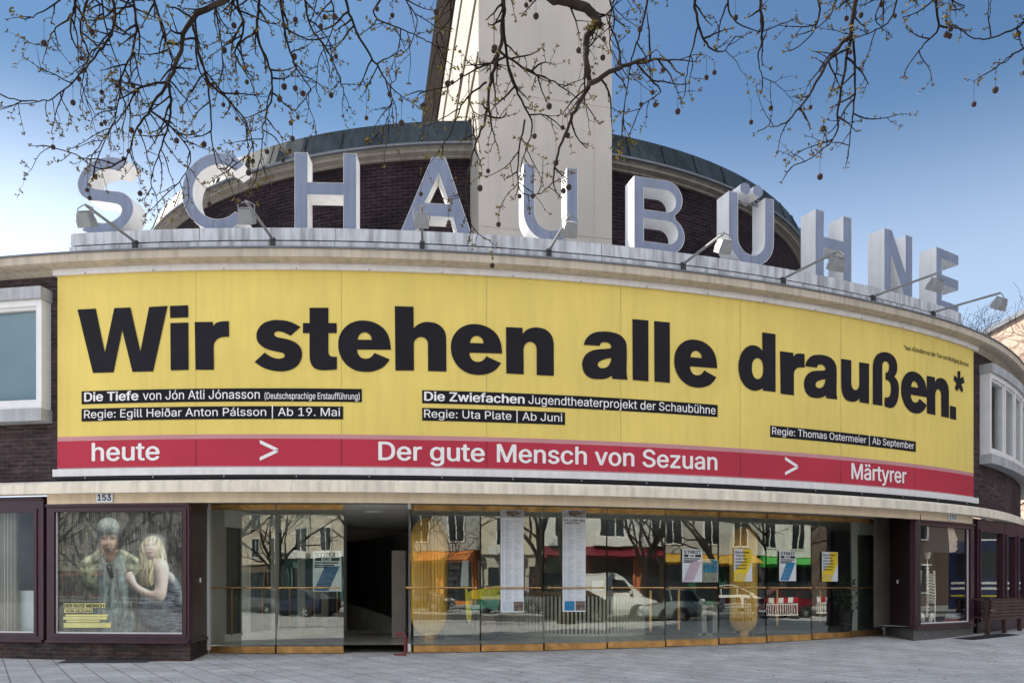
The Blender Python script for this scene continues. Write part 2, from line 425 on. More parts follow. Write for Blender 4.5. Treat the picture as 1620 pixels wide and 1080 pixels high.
# ------------------------------------------------------------------ the curved front: helper geometry
CX, CY, R0 = -4.584, 43.69, 28.1
def rho(th, off=0.0):
    t = (th - 0.615) / 0.03
    sp = 0.03 * (math.log1p(math.exp(t)) if t < 30 else t)
    return R0 - 3.6 * sp + off
def WP(th, off, z):
    r = rho(th, off)
    return Vector((CX + r * math.sin(th), CY - r * math.cos(th), z))
def WN(th): return Vector((math.sin(th), -math.cos(th), 0))
def WT(th): return Vector((math.cos(th), math.sin(th), 0))
def pix(x, y, off=0.0):
    """where the sight line of a photo point meets the cylinder of the front: (angle, height)"""
    d = (x - CXP) / F
    th = 0.0
    for _ in range(60):
        r = rho(th, off)
        A = d * d + 1; B = -2 * (CX * d + CY); Cc = CX * CX + CY * CY - r * r
        Y = (-B - math.sqrt(max(0.0, B * B - 4 * A * Cc))) / (2 * A)
        tn = math.atan2(Y * d - CX, CY - Y)
        if abs(tn - th) < 1e-9: break
        th = 0.5 * th + 0.5 * tn
    return th, EYE + (HZ - y) / F * Y
def TH(x, off=0.0): return pix(x, 500, off)[0]
def depthpt(x, y, Y): return Vector(((x - CXP) / F * Y, Y, EYE + (HZ - y) / F * Y))

def arc(b, th0, th1, prof, mi=0, caps=False, step=0.011):
    """sweep a profile [(offset, z)...] along the front"""
    n = max(1, int(abs(th1 - th0) / step + 0.999))
    L = [0]
    for i in range(1, len(prof)): L.append(L[-1] + math.hypot(prof[i][0] - prof[i - 1][0], prof[i][1] - prof[i - 1][1]))
    for i in range(n):
        a0 = th0 + (th1 - th0) * i / n; a1 = th0 + (th1 - th0) * (i + 1) / n
        for k in range(len(prof) - 1):
            p, q = prof[k], prof[k + 1]
            vb = p[1] if abs(p[1] - q[1]) > 0.02 else L[k]
            vt = q[1] if abs(p[1] - q[1]) > 0.02 else L[k + 1]
            b.face([WP(a0, *p), WP(a1, *p), WP(a1, *q), WP(a0, *q)], mi, [(R0 * a0, vb), (R0 * a1, vb), (R0 * a1, vt), (R0 * a0, vt)])
    if caps:
        for a, rev in ((th0, False), (th1, True)):
            pts = [WP(a, *p) for p in prof]
            if prof[0] == prof[-1]: pts = pts[:-1]
            b.face(pts if rev else pts[::-1], mi)
def rect(o0, o1, z0, z1): return [(o0, z0), (o1, z0), (o1, z1), (o0, z1), (o0, z0)]   # closed profile
def arcbox(b, th0, th1, o0, o1, z0, z1, mi=0): arc(b, th0, th1, [(o1, z0), (o1, z1), (o0, z1), (o0, z0), (o1, z0)], mi, caps=True)

THL, THR = TH(-420), R(68)
theatre = empty('theatre_building', (0, 19, 0), 'round brick theatre with cream bands, a curved drum and a tall pale tower', 'theatre')

# brick front wall with openings for the window strips
wl0, wl1 = TH(-330), TH(69, .2); wr0, wr1 = TH(1550), R(66)
ZW0, ZW1 = 4.82, 6.90
b = MB()
arc(b, THL, THR, [(0, 3.36), (0, ZW0)]); arc(b, THL, THR, [(0, ZW1), (0, 7.55)])
arc(b, THL, wl0, [(0, ZW0), (0, ZW1)]); arc(b, wl1, wr0, [(0, ZW0), (0, ZW1)]); arc(b, wr1, THR, [(0, ZW0), (0, ZW1)])
b.build('wall', M_brick, theatre)
# room behind the window strips
M_room = mat('room_grey', (0.16, 0.16, 0.165), 0.9)
for a, c, dp in ((wl0 - .02, wl1 + .01, -.9), (wr0 - .02, wr1, -2.5)):
    b = MB(); arc(b, a, c, [(0.0, ZW0), (dp, ZW0), (dp, ZW1 + .05), (0.0, ZW1 + .05)]); b.build('upper_room', M_room, theatre)

# cornice, gutter, roof
b = MB(); arc(b, THL, THR, [(-0.02, 7.40), (0.02, 7.44), (0.10, 7.50), (0.28, 7.53), (0.33, 7.55), (0.33, 7.70)], caps=False)
b.build('cornice', M_cornice, theatre)
b = MB(); arc(b, THL, THR, [(0.33, 7.70), (0.36, 7.70), (0.36, 7.73), (0.2, 7.75), (-0.6, 7.77)])
b.build('gutter', M_gutter, theatre)
b = MB()
n = 60
for i in range(n):
    a0 = THL + (THR - THL) * i / n; a1 = THL + (THR - THL) * (i + 1) / n
    b.face([WP(a0, -0.55, 7.76), WP(a1, -0.55, 7.76), (CX, CY, 7.80)])
b.build('roof', M_roof, theatre)
# the two cream bands over the entrance, the soffit
tb0, tb1 = TH(75, .05), TH(1538, .05)
b = MB(); arc(b, THL, THR, [(0.0, 3.19), (0.26, 3.19), (0.26, 3.37), (0.20, 3.42)]); arc(b, THL, THR, [(0.20, 3.42), (0.0, 3.46)], 1)
b.build('canopy_band', [M_cream, M_gutter], theatre)
b = MB(); arc(b, tb0, tb1, [(-0.10, 3.02), (0.06, 3.01), (0.06, 3.19)], caps=False)
b.face([WP(tb0, .06, 3.01), WP(tb0, .06, 3.19), WP(tb0, -1.0, 3.19), WP(tb0, -1.0, 3.01)]); b.face([WP(tb1, .06, 3.01), WP(tb1, .06, 3.19), WP(tb1, -1.0, 3.19), WP(tb1, -1.0, 3.01)])
b.build('lower_band', M_beige, theatre)
b = MB(); arc(b, tb0, tb1, [(-1.9, 3.125), (-0.10, 3.125), (-0.10, 3.02)])
arc(b, THL, tb0, [(-2.4, 3.17), (0.0, 3.17)]); arc(b, tb1, THR, [(-3.4, 3.17), (0.0, 3.17)])
b.build('soffit', mat('soffit_paint', (0.42, 0.38, 0.32), 0.8, 0.05, 1.5), theatre)

# sign ledge carrying the letters: two painted steel bars with a dark slot between them
le0, le1 = TH(112, .05), TH(1521, .05)
b = MB()
arcbox(b, le0, le1, -0.45, 0.05, 7.97, 8.20)
arcbox(b, le0 + .0002, le1, -0.40, 0.10, 7.79, 7.925)
b.build('sign_ledge', M_ledge, theatre)
b = MB(); arcbox(b, le0 + .002, le1 - .002, -0.38, 0.02, 7.925, 7.97); b.build('ledge_slot', M_black, theatre)
for k in range(1, 8):
    a = le0 + (le1 - le0) * k / 8
    b = MB(); arcbox(b, a - .0002, a + .0002, 0.04, 0.054, 7.975, 8.195); b.build('ledge_joint', M_gutter, theatre)
    b = MB(); arcbox(b, a - .0006, a - .0002, 0.09, 0.104, 7.795, 7.92); b.build('ledge_joint', M_gutter, theatre)
p = WP(TH(1455), -0.3, 8.2)
b = MB(); b.tube([p, p + Vector((0, 0, 1.55))], [0.014, 0.006], 5); b.build('lightning_rod', M_lamp, theatre)

# windows of the upper floor
def win_strip(t0, t1, cuts, blind):
    f = MB()
    arcbox(f, t0, t1, -0.02, 0.26, ZW0, ZW0 + .12); arcbox(f, t0, t1, -0.02, 0.26, ZW1 - .12, ZW1)
    arcbox(f, t0, t0 + .0035, -0.02, 0.255, ZW0 + .12, ZW1 - .12); arcbox(f, t1 - .0035, t1, -0.02, 0.255, ZW0 + .12, ZW1 - .12)
    for c in cuts: arcbox(f, c - .0022, c + .0022, 0.0, 0.25, ZW0 + .12, ZW1 - .12)
    edges = [t0 + .0035] + list(cuts) + [t1 - .0035]
    for i in range(len(edges) - 1):
        a = edges[i] + (.0022 if i else 0); c = edges[i + 1] - (.0022 if i < len(edges) - 2 else 0)
        for (p, q) in ((a, a + .0019), (c - .0019, c)): arcbox(f, p, q, 0.10, 0.21, ZW0 + .12, ZW1 - .12)
        arcbox(f, a + .0019, c - .0019, 0.10, 0.21, ZW0 + .12, ZW0 + .18); arcbox(f, a + .0019, c - .0019, 0.10, 0.21, ZW1 - .18, ZW1 - .12)
    fr = f.build('window', M_winwhite, theatre)
    s = MB(); arcbox(s, t0 - .001, t1 + .001, -0.02, 0.30, ZW0 - .24, ZW0 - .003); s.build('sill', M_wingrey, fr)
    s = MB(); arcbox(s, t0 - .001, t1 + .001, -0.02, 0.32, ZW1 + .003, ZW1 + .23); s.build('window_head', M_wingrey, fr)
    for i in range(len(edges) - 1):
        g = MB(); a = edges[i] + (.0022 if i else 0) + .0019; c = edges[i + 1] - (.0022 if i < len(edges) - 2 else 0) - .0019
        arc(g, a, c, [(0.15, ZW0 + .18), (0.15, ZW1 - .18)], step=0.2); g.build('pane', M_winglass, fr)
        if blind:
            g = MB(); z = ZW0 + .19
            while z < ZW1 - .2:
                arc(g, a, c, [(0.06, z), (0.085, z + .028)], step=0.05); z += 0.033
            g.build('blind', mat('blind_slat', (0.10, 0.24, 0.32), 0.6, 0.06, 2), fr)
win_strip(wl0, wl1, [TH(-140, .2)], True)
rc = []
t = wr0 + 0.0455
while t < wr1 - 0.02: rc.append(t); t += 0.042
win_strip(wr0, wr1, rc, False)

# ------------------------------------------------------------------ drum and tower behind
DX, DY, DR = -1.13, 31.6, 11.56
def DP(a, off, z): return Vector((DX + (DR + off) * math.sin(a), DY - (DR + off) * math.cos(a), z))
def drum(b, prof, mi=0, n=140, a0=-math.pi, a1=math.pi):
    for i in range(n):
        p0 = a0 + (a1 - a0) * i / n; p1 = a0 + (a1 - a0) * (i + 1) / n
        for k in range(len(prof) - 1):
            p, q = prof[k], prof[k + 1]
            b.face([DP(p0, *p), DP(p1, *p), DP(p1, *q), DP(p0, *q)], mi, [(DR * p0, p[1]), (DR * p1, p[1]), (DR * p1, q[1]), (DR * p0, q[1])])
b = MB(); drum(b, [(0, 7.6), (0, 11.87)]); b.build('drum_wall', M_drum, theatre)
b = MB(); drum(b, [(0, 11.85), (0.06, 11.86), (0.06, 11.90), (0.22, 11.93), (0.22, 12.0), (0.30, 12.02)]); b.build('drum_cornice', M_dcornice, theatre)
b = MB(); drum(b, [(0.30, 12.02), (0.38, 12.03), (0.38, 12.08)], 1); drum(b, [(0.38, 12.08), (0.30, 12.14), (0.12, 12.66), (0.10, 12.72), (-0.3, 12.78)]); drum(b, [(-0.3, 12.78), (-11.5, 13.3)], 2)
for k in range(72):                                   # standing seams
    a = -math.pi + 2 * math.pi * k / 72
    p, q = DP(a, 0.315, 12.14), DP(a, 0.135, 12.66)
    b.obox(p - WT(a) * .012, WT(a) * .024, q - p, WN(a) * .035, 0)
b.build('drum_roof', [M_copper, M_gutter, M_roof], theatre)

TA = R(-13)
td = Vector((math.sin(TA), math.cos(TA), 0)); tn = Vector((math.cos(TA), -math.sin(TA), 0))      # back, right
T0 = Vector(((757 - CXP) / F * 19.0, 19.0, 0))
k_ = (968 - CXP) / F
TW = (k_ * T0.y - T0.x) / (tn.x - k_ * tn.y)
def TP(l, r, z): return T0 + td * l + tn * r + Vector((0, 0, z))
def side_pt(x, y):
    """point of the tower's left side seen at a photo point"""
    d = (x - CXP) / F
    l = (d * T0.y - T0.x) / (td.x - d * td.y)
    Y = T0.y + l * td.y
    return l, EYE + (HZ - y) / F * Y
(l0, z0), (l1, z1) = side_pt(669, 198), side_pt(695, 0)
sl_ = (z1 - z0) / (l1 - l0)
LB = l0 + 3.0
topz = lambda l: z0 + sl_ * (l - l0)
b = MB()
b.face([TP(0, 0, 7.0), TP(0, TW, 7.0), TP(0, TW, topz(0)), TP(0, 0, topz(0))])
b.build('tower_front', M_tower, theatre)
b = MB()
P = lambda l, dz, r=0: TP(l, r, topz(l) - dz)
b.face([TP(0, 0, 7.0), TP(0, 0, topz(0)), TP(LB, 0, topz(LB)), TP(LB, 0, 7.0)])
b.face([TP(0, TW, 7.0), TP(LB, TW, 7.0), TP(LB, TW, topz(LB)), TP(0, TW, topz(0))])
b.face([TP(LB, 0, 7.0), TP(LB, 0, topz(LB)), TP(LB, TW, topz(LB)), TP(LB, TW, 7.0)])
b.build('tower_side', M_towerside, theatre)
(la, za) = side_pt(691, 198)
dzA = topz(la) - za
b = MB(); b.face([P(0, 0), P(0, 0, TW), P(LB, 0, TW), P(LB, 0)])
b.build('tower_roof', M_gutter, theatre)
b = MB()
b.obox(P(-0.1, dzA, -0.05), P(LB + .1, 0) - P(-0.1, 0), Vector((0, 0, dzA + .12)), tn * 0.047)
b.build('tower_eave', mat('eave_board', (0.030, 0.026, 0.024), 0.9, 0.25, 2, streak=0.3, spec=0.0), theatre)
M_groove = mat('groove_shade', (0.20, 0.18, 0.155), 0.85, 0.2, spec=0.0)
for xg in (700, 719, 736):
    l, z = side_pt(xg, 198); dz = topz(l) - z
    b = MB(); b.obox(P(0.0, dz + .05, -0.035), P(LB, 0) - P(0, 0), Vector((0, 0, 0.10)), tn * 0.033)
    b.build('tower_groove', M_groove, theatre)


M_joint = mat('tower_joint', (0.40, 0.36, 0.31), 0.85, 0.2, 3, spec=0.1)
fn_ = -td
for z in (9.75, 12.9, 16.0):
    b = MB(); b.obox(TP(-.002, .01, z), tn * (TW - .02), fn_ * .003, Vector((0, 0, .016))); b.build('tower_joint', M_joint, theatre)
b = MB(); b.obox(TP(-.002, TW * .86, 7.2), tn * .014, fn_ * .0025, Vector((0, 0, 12.5))); b.build('tower_joint', M_joint, theatre)
# ------------------------------------------------------------------ ground floor: shop windows, doors
DO = -1.30                                   # the door line is set back from the wall
def frame_window(name, t0, t1, g0, g1, zb, zt, zg0, zg1, off, plinth_mat, zp, label=None):
    f = MB()
    dz = 0.05
    arcbox(f, t0, g0, off - .12, off + .02, zp, zt); arcbox(f, g1, t1, off - .12, off + .02, zp, zt)
    arcbox(f, g0, g1, off - .12, off + .02, zp, zg0); arcbox(f, g0, g1, off - .12, off + .02, zg1, zt)
    e = .0022                                # inner bead and outer moulding
    arcbox(f, g0 - e, g0, off + .02, off + .045, zg0 - .06, zg1 + .06); arcbox(f, g1, g1 + e, off + .02, off + .045, zg0 - .06, zg1 + .06)
    arcbox(f, g0, g1, off + .02, off + .045, zg0 - .06, zg0); arcbox(f, g0, g1, off + .02, off + .045, zg1, zg1 + .06)
    arcbox(f, t0, t1, off + .02, off + .07, zp, zp + .05); arcbox(f, t0, t1, off + .02, off + .06, zt - .05, zt)
    fr = f.build(name, M_purple, theatre)
    g = MB(); arc(g, g0, g1, [(off - .03, zg0), (off - .03, zg1)], step=0.2); g.build('pane', M_glass, fr)
    s = MB(); arc(s, g0, g1, [(off - .035, zg0 + .002), (off - .035, zg0 + .03), (off - .015, zg0 + .03), (off - .015, zg0 + .002)])
    arcbox(s, g0 + .0001, g0 + .0006, off - .05, off - .012, zg0, zg1); arcbox(s, g1 - .0006, g1 - .0001, off - .05, off - .012, zg0, zg1)
    s.build('bead', M_winwhite, fr)
    return fr
A0, A1 = TH(75), TH(300)
zg0 = pix(190, 1002)[1]; zg1 = pix(190, 808)[1]
frame_window('display_window', A0, A1, TH(88), TH(291), 0.35, 3.01, zg0, zg1, 0.0, M_plinth, .34)
B0, B1 = TH(-190), TH(68)
frame_window('display_window', B0, B1, TH(-175), TH(54), 0.35, 3.165, zg0, zg1 + .01, -0.03, M_plinth, .34)
b = MB(); arcbox(b, B1, A0, -0.5, -0.10, 0.34, 3.16); b.build('window_pier', M_purpled, theatre)
AD = TH(329, DO)
# brick plinth and the dark panelled return beside the doors
b = MB()
arc(b, TH(-420), A1, [(-0.02, -0.1), (-0.02, .34), (-.2, .34)])
p0, p1 = WP(A1, -0.02, 0), WP(AD, DO, 0)
b.face([p0 + Vector((0, 0, -.1)), p1 + Vector((0, 0, -.1)), p1 + Vector((0, 0, .34)), p0 + Vector((0, 0, .34))], 0, [(0, -.1), (1.4, -.1), (1.4, .34), (0, .34)])
b.build('plinth', M_plinth, theatre)
def panel_return(q0, q1, outn, zp, zt):
    f = MB()
    d = (q1 - q0)
    f.obox(q0 + Vector((0, 0, zp)), d, -outn * .15, Vector((0, 0, zt - zp)))
    f.obox(q0 + Vector((0, 0, zp)), d, outn * .03, Vector((0, 0, .06)))
    f.obox(q0 + Vector((0, 0, zt - .08)), d, outn * .02, Vector((0, 0, .08)))
    o = f.build('side_panel', M_purpled, theatre)
    h = MB(); c = q0 + d * .52 + outn * .002 + Vector((0, 0, 1.55)); h.box(c.x, c.y, c.z, .05, .03, .09); h.build('lock', M_winwhite, o)
    for zz in (.75, 2.55):
        h = MB(); c = q1 - d * .03 + outn * .01; h.box(c.x, c.y, zz, .03, .03, .2); h.build('hinge', M_lamp, o)
dd = (p1 - p0).normalized(); panel_return(p0, p1, Vector((dd.y, -dd.x, 0)), .34, 3.12)
b = MB(); q = WP(AD + .0012, DO + .04, 0); b.box(q.x, q.y, 1.62, .05, .06, 3.0, AD); b.build('white_jamb', M_winwhite, theatre)
# right-hand block
C0, C1 = TH(1447), TH(1540); CDD = TH(1398, DO)
zr0 = pix(1492, 985)[1]; zr1 = pix(1492, 833)[1]
frame_window('display_window', C0, C1, TH(1453), TH(1533), .45, 3.01, zr0, zr1, 0.0, M_granite, .42)
q0, q1 = WP(C0, 0, 0), WP(CDD, DO, 0)
dd = (q0 - q1).normalized(); panel_return(q0, q1, Vector((dd.y, -dd.x, 0)), .42, 3.12)
b = MB(); q = WP(CDD - .0012, DO + .04, 0); b.box(q.x, q.y, 1.66, .05, .06, 2.92, CDD); b.build('white_jamb', M_winwhite, theatre)
b = MB(); arc(b, C0, C1 + .002, [(-.02, -.05), (-.02, .42), (-.2, .42)])
b.face([q1 + Vector((0, 0, -.1)), WP(C0, -.02, -.1), WP(C0, -.02, .42), q1 + Vector((0, 0, .42))])
e0 = WP(C1 + .002, -.02, 0); e1 = WP(C1 + .002, -1.0, 0)
b.face([e0 + Vector((0, 0, -.1)), e1 + Vector((0, 0, -.1)), e1 + Vector((0, 0, .42)), e0 + Vector((0, 0, .42))])
b.build('granite_plinth', M_granite, theatre)
# further bays on the right, set back under the canopy: a straight run of frames
LP0 = Vector((12.02, 21.25, 0)); LD = Vector((.77, .64, 0)).normalized(); LNn = Vector((LD.y, -LD.x, 0))
def line_window(t0, t1, fz0, fz1, g):
    Z = lambda z: Vector((0, 0, z)); f = MB()
    def bx(a, c, z0, z1, d0, d1): f.obox(LP0 + LD * a + LNn * d0 + Z(z0), LD * (c - a), LNn * (d1 - d0), Z(z1 - z0))
    bx(t0, t0 + g, .35, 3.165, -.12, .02); bx(t1 - g, t1, .35, 3.165, -.12, .02); bx(t0 + g, t1 - g, .35, fz0, -.12, .02); bx(t0 + g, t1 - g, fz1, 3.165, -.12, .02)
    bx(t0 + g - .05, t0 + g, fz0 - .05, fz1 + .05, .02, .05); bx(t1 - g, t1 - g + .05, fz0 - .05, fz1 + .05, .02, .05); bx(t0 + g, t1 - g, fz0 - .05, fz0, .02, .05); bx(t0 + g, t1 - g, fz1, fz1 + .05, .02, .05)
    fr = f.build('display_window', M_purple, theatre)
    q = MB(); a = LP0 + LD * (t0 + g) - LNn * .03; c_ = LP0 + LD * (t1 - g) - LNn * .03; q.face([a + Z(fz0), c_ + Z(fz0), c_ + Z(fz1), a + Z(fz1)]); q.build('pane', M_glass, fr)
line_window(0.0, 1.78, .55, 2.86, .16)
for k in range(4): line_window(1.80 + k * .85, 2.63 + k * .85, .62, 2.80, .12)
line_window(5.22, 7.0, .55, 2.86, .16); line_window(7.02, 9.0, .55, 2.86, .16)
b = MB(); b.obox(LP0 + Vector((0, 0, -.1)) - LNn * .12, LD * 14, LNn * .12, Vector((0, 0, .45))); b.obox(LP0 + LD * 9.02 - LNn * .12 + Vector((0, 0, .35)), LD * 5, LNn * .14, Vector((0, 0, 2.82)))
arc(b, THL, B0, [(-.05, .3), (-.05, 3.17)]); b.build('rear_plinth', M_purpled, theatre)
b = MB(); b.obox(LP0 - LNn * 1.6 + Vector((0, 0, .0)), LD * 14, LNn * .1, Vector((0, 0, 3.16))); b.build('window_back', mat('window_back_dark', (.06, .055, .055), .6, .3, .8), theatre)
b = MB(); q0 = WP(C1, -.0, 0); q1 = WP(C1, -1.2, 0); d = q1 - q0
b.obox(q0 + Vector((0, 0, .42)), d, WT(C1) * .04, Vector((0, 0, 2.75))); b.build('side_board', M_purpled, theatre)

# glass doors
seams = [331, 437, 545, 653, 760, 860, 960, 1052, 1136, 1212, 1283, 1345, 1396]
OPEN = 2
for i in range(len(seams) - 1):
    t0, t1 = TH(seams[i], DO), TH(seams[i + 1], DO)
    if i == OPEN: continue
    z0 = gz(WP((t0 + t1) / 2, DO, 0).y) + .012
    e = .0006
    a, c = WP(t0 + e, DO, 0), WP(t1 - e, DO, 0)
    d = c - a; n = Vector((d.y, -d.x, 0)).normalized()
    jit = ((i * 37) % 11 - 5) * .002; a = a + n * jit; c = c - n * jit; d = c - a
    Z = lambda z: Vector((0, 0, z))
    g = MB(); g.obox(a + Z(z0 + .14) - n * .006, d, n * .012, Z(3.0 - z0 - .14)); dr = g.build('glass_door', M_glassd, theatre)
    g = MB(); g.obox(a + Z(3.0) - n * .03, d, n * .06, Z(.11)); g.build('brass_head', M_brass, dr)
    g = MB(); g.obox(a + Z(z0) - n * .03, d, n * .06, Z(.14)); g.build('brass_foot', M_brassd, dr)
    g = MB()
    rb = [a + d * .06 + n * .075 + Z(EYE), a + d * .94 + n * .075 + Z(EYE)]
    g.tube(rb, .016, 8)
    for f in (.06, .94): g.tube([a + d * f + Z(EYE), a + d * f + n * .09 + Z(EYE)], .022, 8)
    g.build('push_bar', M_brassd, dr)
    if i in (6, 7, 9, 10):
        g = MB(); f = .25 if i != 6 else .75
        x = a + d * f - n * .06; g.obox(x + Z(z0 + .35), d.normalized() * .05, n * .02, Z(EYE - z0 - .40)); g.build('pull_bar', M_brassd, dr)
# opened leaf, swung inwards next to the doorway
th = TH(649, DO); hp = WP(th, DO + .02, 0); zz = gz(hp.y)
ray = Vector((hp.x, hp.y, 0)).normalized(); nn = Vector((ray.y, -ray.x, 0))
b = MB(); b.obox(hp + Vector((0, 0, zz + .14)), ray * 1.3, nn * .012, Vector((0, 0, 2.86))); dr = b.build('glass_door', M_glassd, theatre)
dr['label'] = 'glass door leaf swung open beside the dark doorway'
b = MB(); b.obox(hp + Vector((0, 0, 3.0)) - nn * .02, ray * 1.3, nn * .05, Vector((0, 0, .11))); b.build('brass_head', M_brass, dr)
b = MB(); b.obox(hp + Vector((0, 0, zz + .01)) - nn * .02, ray * 1.3, nn * .05, Vector((0, 0, .13))); b.build('brass_foot', M_brassd, dr)
b = MB(); q = hp - ray * .05; b.tube([q + nn * .09 + Vector((0, 0, EYE)), q - nn * .09 + Vector((0, 0, EYE))], .028, 8); b.tube([q + nn * .08 + Vector((0, 0, EYE - .07)), q + nn * .08 + Vector((0, 0, EYE + .07))], .018, 8); b.build('handle', M_brassd, dr)
b = MB(); b.box(hp.x - .02, hp.y, 1.6, .03, .05, 3.0, th); b.build('door_post', M_gutter, dr)
for z_, h_ in ((zz + .12, .16), (3.08, .12)): b = MB(); b.box(hp.x - .01, hp.y - .05, z_, .06, .08, h_); b.build('pivot', M_winwhite, dr)

# foyer: floor, ceiling, walls
FO = -9.0
i0, i1 = AD, CDD + .55
b = MB(); arc(b, i0, i1, [(DO + .03, .225), (FO, .225)]); b.build('foyer_floor', mat('foyer_stone', (0.42, 0.40, 0.36), 0.25, 0.15, 2), theatre)
b = MB(); arc(b, i0, i1, [(FO, 3.118), (DO - .03, 3.118)]); b.build('foyer_ceiling', mat('foyer_ceiling', (0.82, 0.80, 0.76), 0.8, 0.04), theatre)
b = MB(); arc(b, i0, i1, [(FO, .2), (FO, 3.12)]); b.build('foyer_back_wall', mat('foyer_back', (0.30, 0.25, 0.20), 0.6, 0.35, .6), theatre)
M_fside = mat('foyer_side', (0.50, 0.48, 0.44), 0.6, 0.15, 1)
b = MB()
b.face([WP(i0, DO, .2), WP(i0, FO, .2), WP(i0, FO, 3.12), WP(i0, DO, 3.12)])
b.build('foyer_side_wall', M_fside, theatre)
b = MB(); qw, qe = WP(CDD + .001, DO - .02, 0), depthpt(1424, 929, 30)
b.face([(qw.x, qw.y, .2), (qe.x, qe.y, .2), (qe.x, qe.y, 3.12), (qw.x, qw.y, 3.12)])
b.build('foyer_side_wall', M_fside, theatre)
b = MB(); b.face([(4.5, 29.5, .2), (14.5, 29.5, .2), (14.5, 29.5, 3.12), (4.5, 29.5, 3.12)]); b.build('foyer_end_wall', MT['foyer_back'], theatre)
# inner doors on the left with pale frames
qa = depthpt(336, 929, 17.5); qb = depthpt(546, 929, 22.4); qa.z = qb.z = 0; d = (qb - qa); L = d.length; dn = d.normalized(); n = Vector((dn.y, -dn.x, 0))
M_iframe = mat('inner_frame', (0.75, 0.77, 0.73), 0.5, 0.06)
M_idark = mat('inner_dark', (0.09, 0.10, 0.09), 0.25, 0.2)
for k in range(5):
    a = qa + dn * (L * k / 5); c = qa + dn * (L * (k + 1) / 5); sp = (c - a)
    f = MB(); Zv = lambda z: Vector((0, 0, z))
    f.obox(a + Zv(.226), dn * .14, n * .06, Zv(2.88)); f.obox(c - dn * .14 + Zv(.226), dn * .13, n * .06, Zv(2.88))
    f.obox(a + dn * .14 + Zv(.226), sp - dn * .28, n * .06, Zv(.16)); f.obox(a + dn * .14 + Zv(2.72), sp - dn * .28, n * .06, Zv(.386))
    fr = f.build('inner_door', M_iframe, theatre)
    f = MB(); f.obox(a + dn * .14 + Zv(.386) + n * .02, sp - dn * .28, n * .01, Zv(2.33)); f.build('dark_pane', M_idark, fr)
    f = MB(); f.tube([a + dn * .2 + n * .1 + Zv(EYE), c - dn * .2 + n * .1 + Zv(EYE)], .015, 6); f.tube([a + sp * .5 + n * .08 + Zv(.35), a + sp * .5 + n * .08 + Zv(EYE)], .018, 6); f.build('push_bar', M_brassd, fr)
# inside the doorway: curved dark wall, pale dado and pillar
b = MB()
pa, pb = depthpt(548, 929, 24.2), depthpt(634, 929, 20.4)
pts = [pa.lerp(pb, i / 8) + Vector((0, 1, 0)) * (.5 * math.sin(math.pi * i / 8)) for i in range(9)]
for i in range(8):
    q0, q1 = pts[i], pts[i + 1]
    za, zb = .95 - .05 * i, .95 - .05 * (i + 1)
    b.face([(q0.x, q0.y, za), (q1.x, q1.y, zb), (q1.x, q1.y, 2.75), (q0.x, q0.y, 2.75)], 0)
    b.face([(q0.x, q0.y, .2), (q1.x, q1.y, .2), (q1.x, q1.y, zb), (q0.x, q0.y, za)], 1)
b.build('foyer_screen', [mat('screen_black', (0.04, 0.038, 0.04), 0.3, 0.5, 1.5), mat('screen_grey', (0.5, 0.51, 0.5), 0.5)], theatre)
q = depthpt(632, 929, 19.6); b = MB(); b.box(q.x, q.y, 1.25, .32, .3, 2.05); b.build('foyer_pillar', mat('pillar_taupe', (0.42, 0.38, 0.36), 0.7), theatre)
q = depthpt(592, 803, 18.4); b = MB(); b.lathe((q.x, q.y, 3.06), [(0, 0), (.16, .01), (.22, .055)], 20); b.build('ceiling_lamp', M_iframe, theatre)
# dark inner door on the far right with pale frame
qa = depthpt(1346, 929, 20.9); qb = depthpt(1399, 929, 21.3); qa.z = qb.z = 0; d = qb - qa; dn = d.normalized(); n = Vector((dn.y, -dn.x, 0))
f = MB(); f.obox(qa + Zv(.226), dn * .16, n * .06, Zv(2.88)); f.obox(qa + dn * .16 + Zv(2.75), d, n * .06, Zv(.35)); fr = f.build('inner_door', M_iframe, theatre)
f = MB(); f.obox(qa + dn * .16 + Zv(.226), d, n * .03, Zv(2.52)); f.build('dark_pane', M_idark, fr)
# brown inner partitions at the back of the foyer
for (x0, x1, Y, matn) in ((690, 790, 25.0, (0.10, 0.085, 0.07)), (830, 858, 24.0, (0.42, 0.35, 0.29)), (860, 888, 24.5, (0.40, 0.52, 0.45)), (1140, 1240, 25.5, (0.05, 0.055, 0.05)), (1300, 1345, 25.0, (0.04, 0.06, 0.07))):
    a, c = depthpt(x0, 929, Y), depthpt(x1, 929, Y)
    b = MB(); b.box((a.x + c.x) / 2, Y, 1.66, c.x - a.x, .12, 2.88); b.build('partition', mat('partition_paint', matn, 0.6, 0.2, 2), theatre)

# ------------------------------------------------------------------ the banner
ban = empty('banner', WP(TH(800), .06, 3.53), 'huge yellow vinyl banner with a black headline and a red strip below', 'banner')
bt0, bt1 = TH(91, .05), TH(1540, .05)
ZY0, ZP, ZR0, ZB = 4.30, 4.215, 3.705, 3.67
b = MB(); arc(b, bt0, bt1, [(.05, ZY0), (.05, 7.40)]); b.build('yellow_sheet', M_yellow, ban)
b = MB(); arc(b, bt0, bt1, [(.055, ZR0), (.055, ZP)]); b.build('red_strip', M_red, ban)
for za, zb in ((ZP, ZY0), (ZB, ZR0)): b = MB(); arc(b, bt0, bt1, [(.052, za), (.052, zb)]); b.build('pink_edge', M_pink, ban)
rr0, rr1 = TH(87, .05), TH(1544, .05)
for za, zb, o_ in ((7.395, 7.525, .115), (3.53, 3.668, .12)): b = MB(); arcbox(b, rr0, rr1, .0, o_, za, zb); b.build('white_rail', M_whiterail, ban)
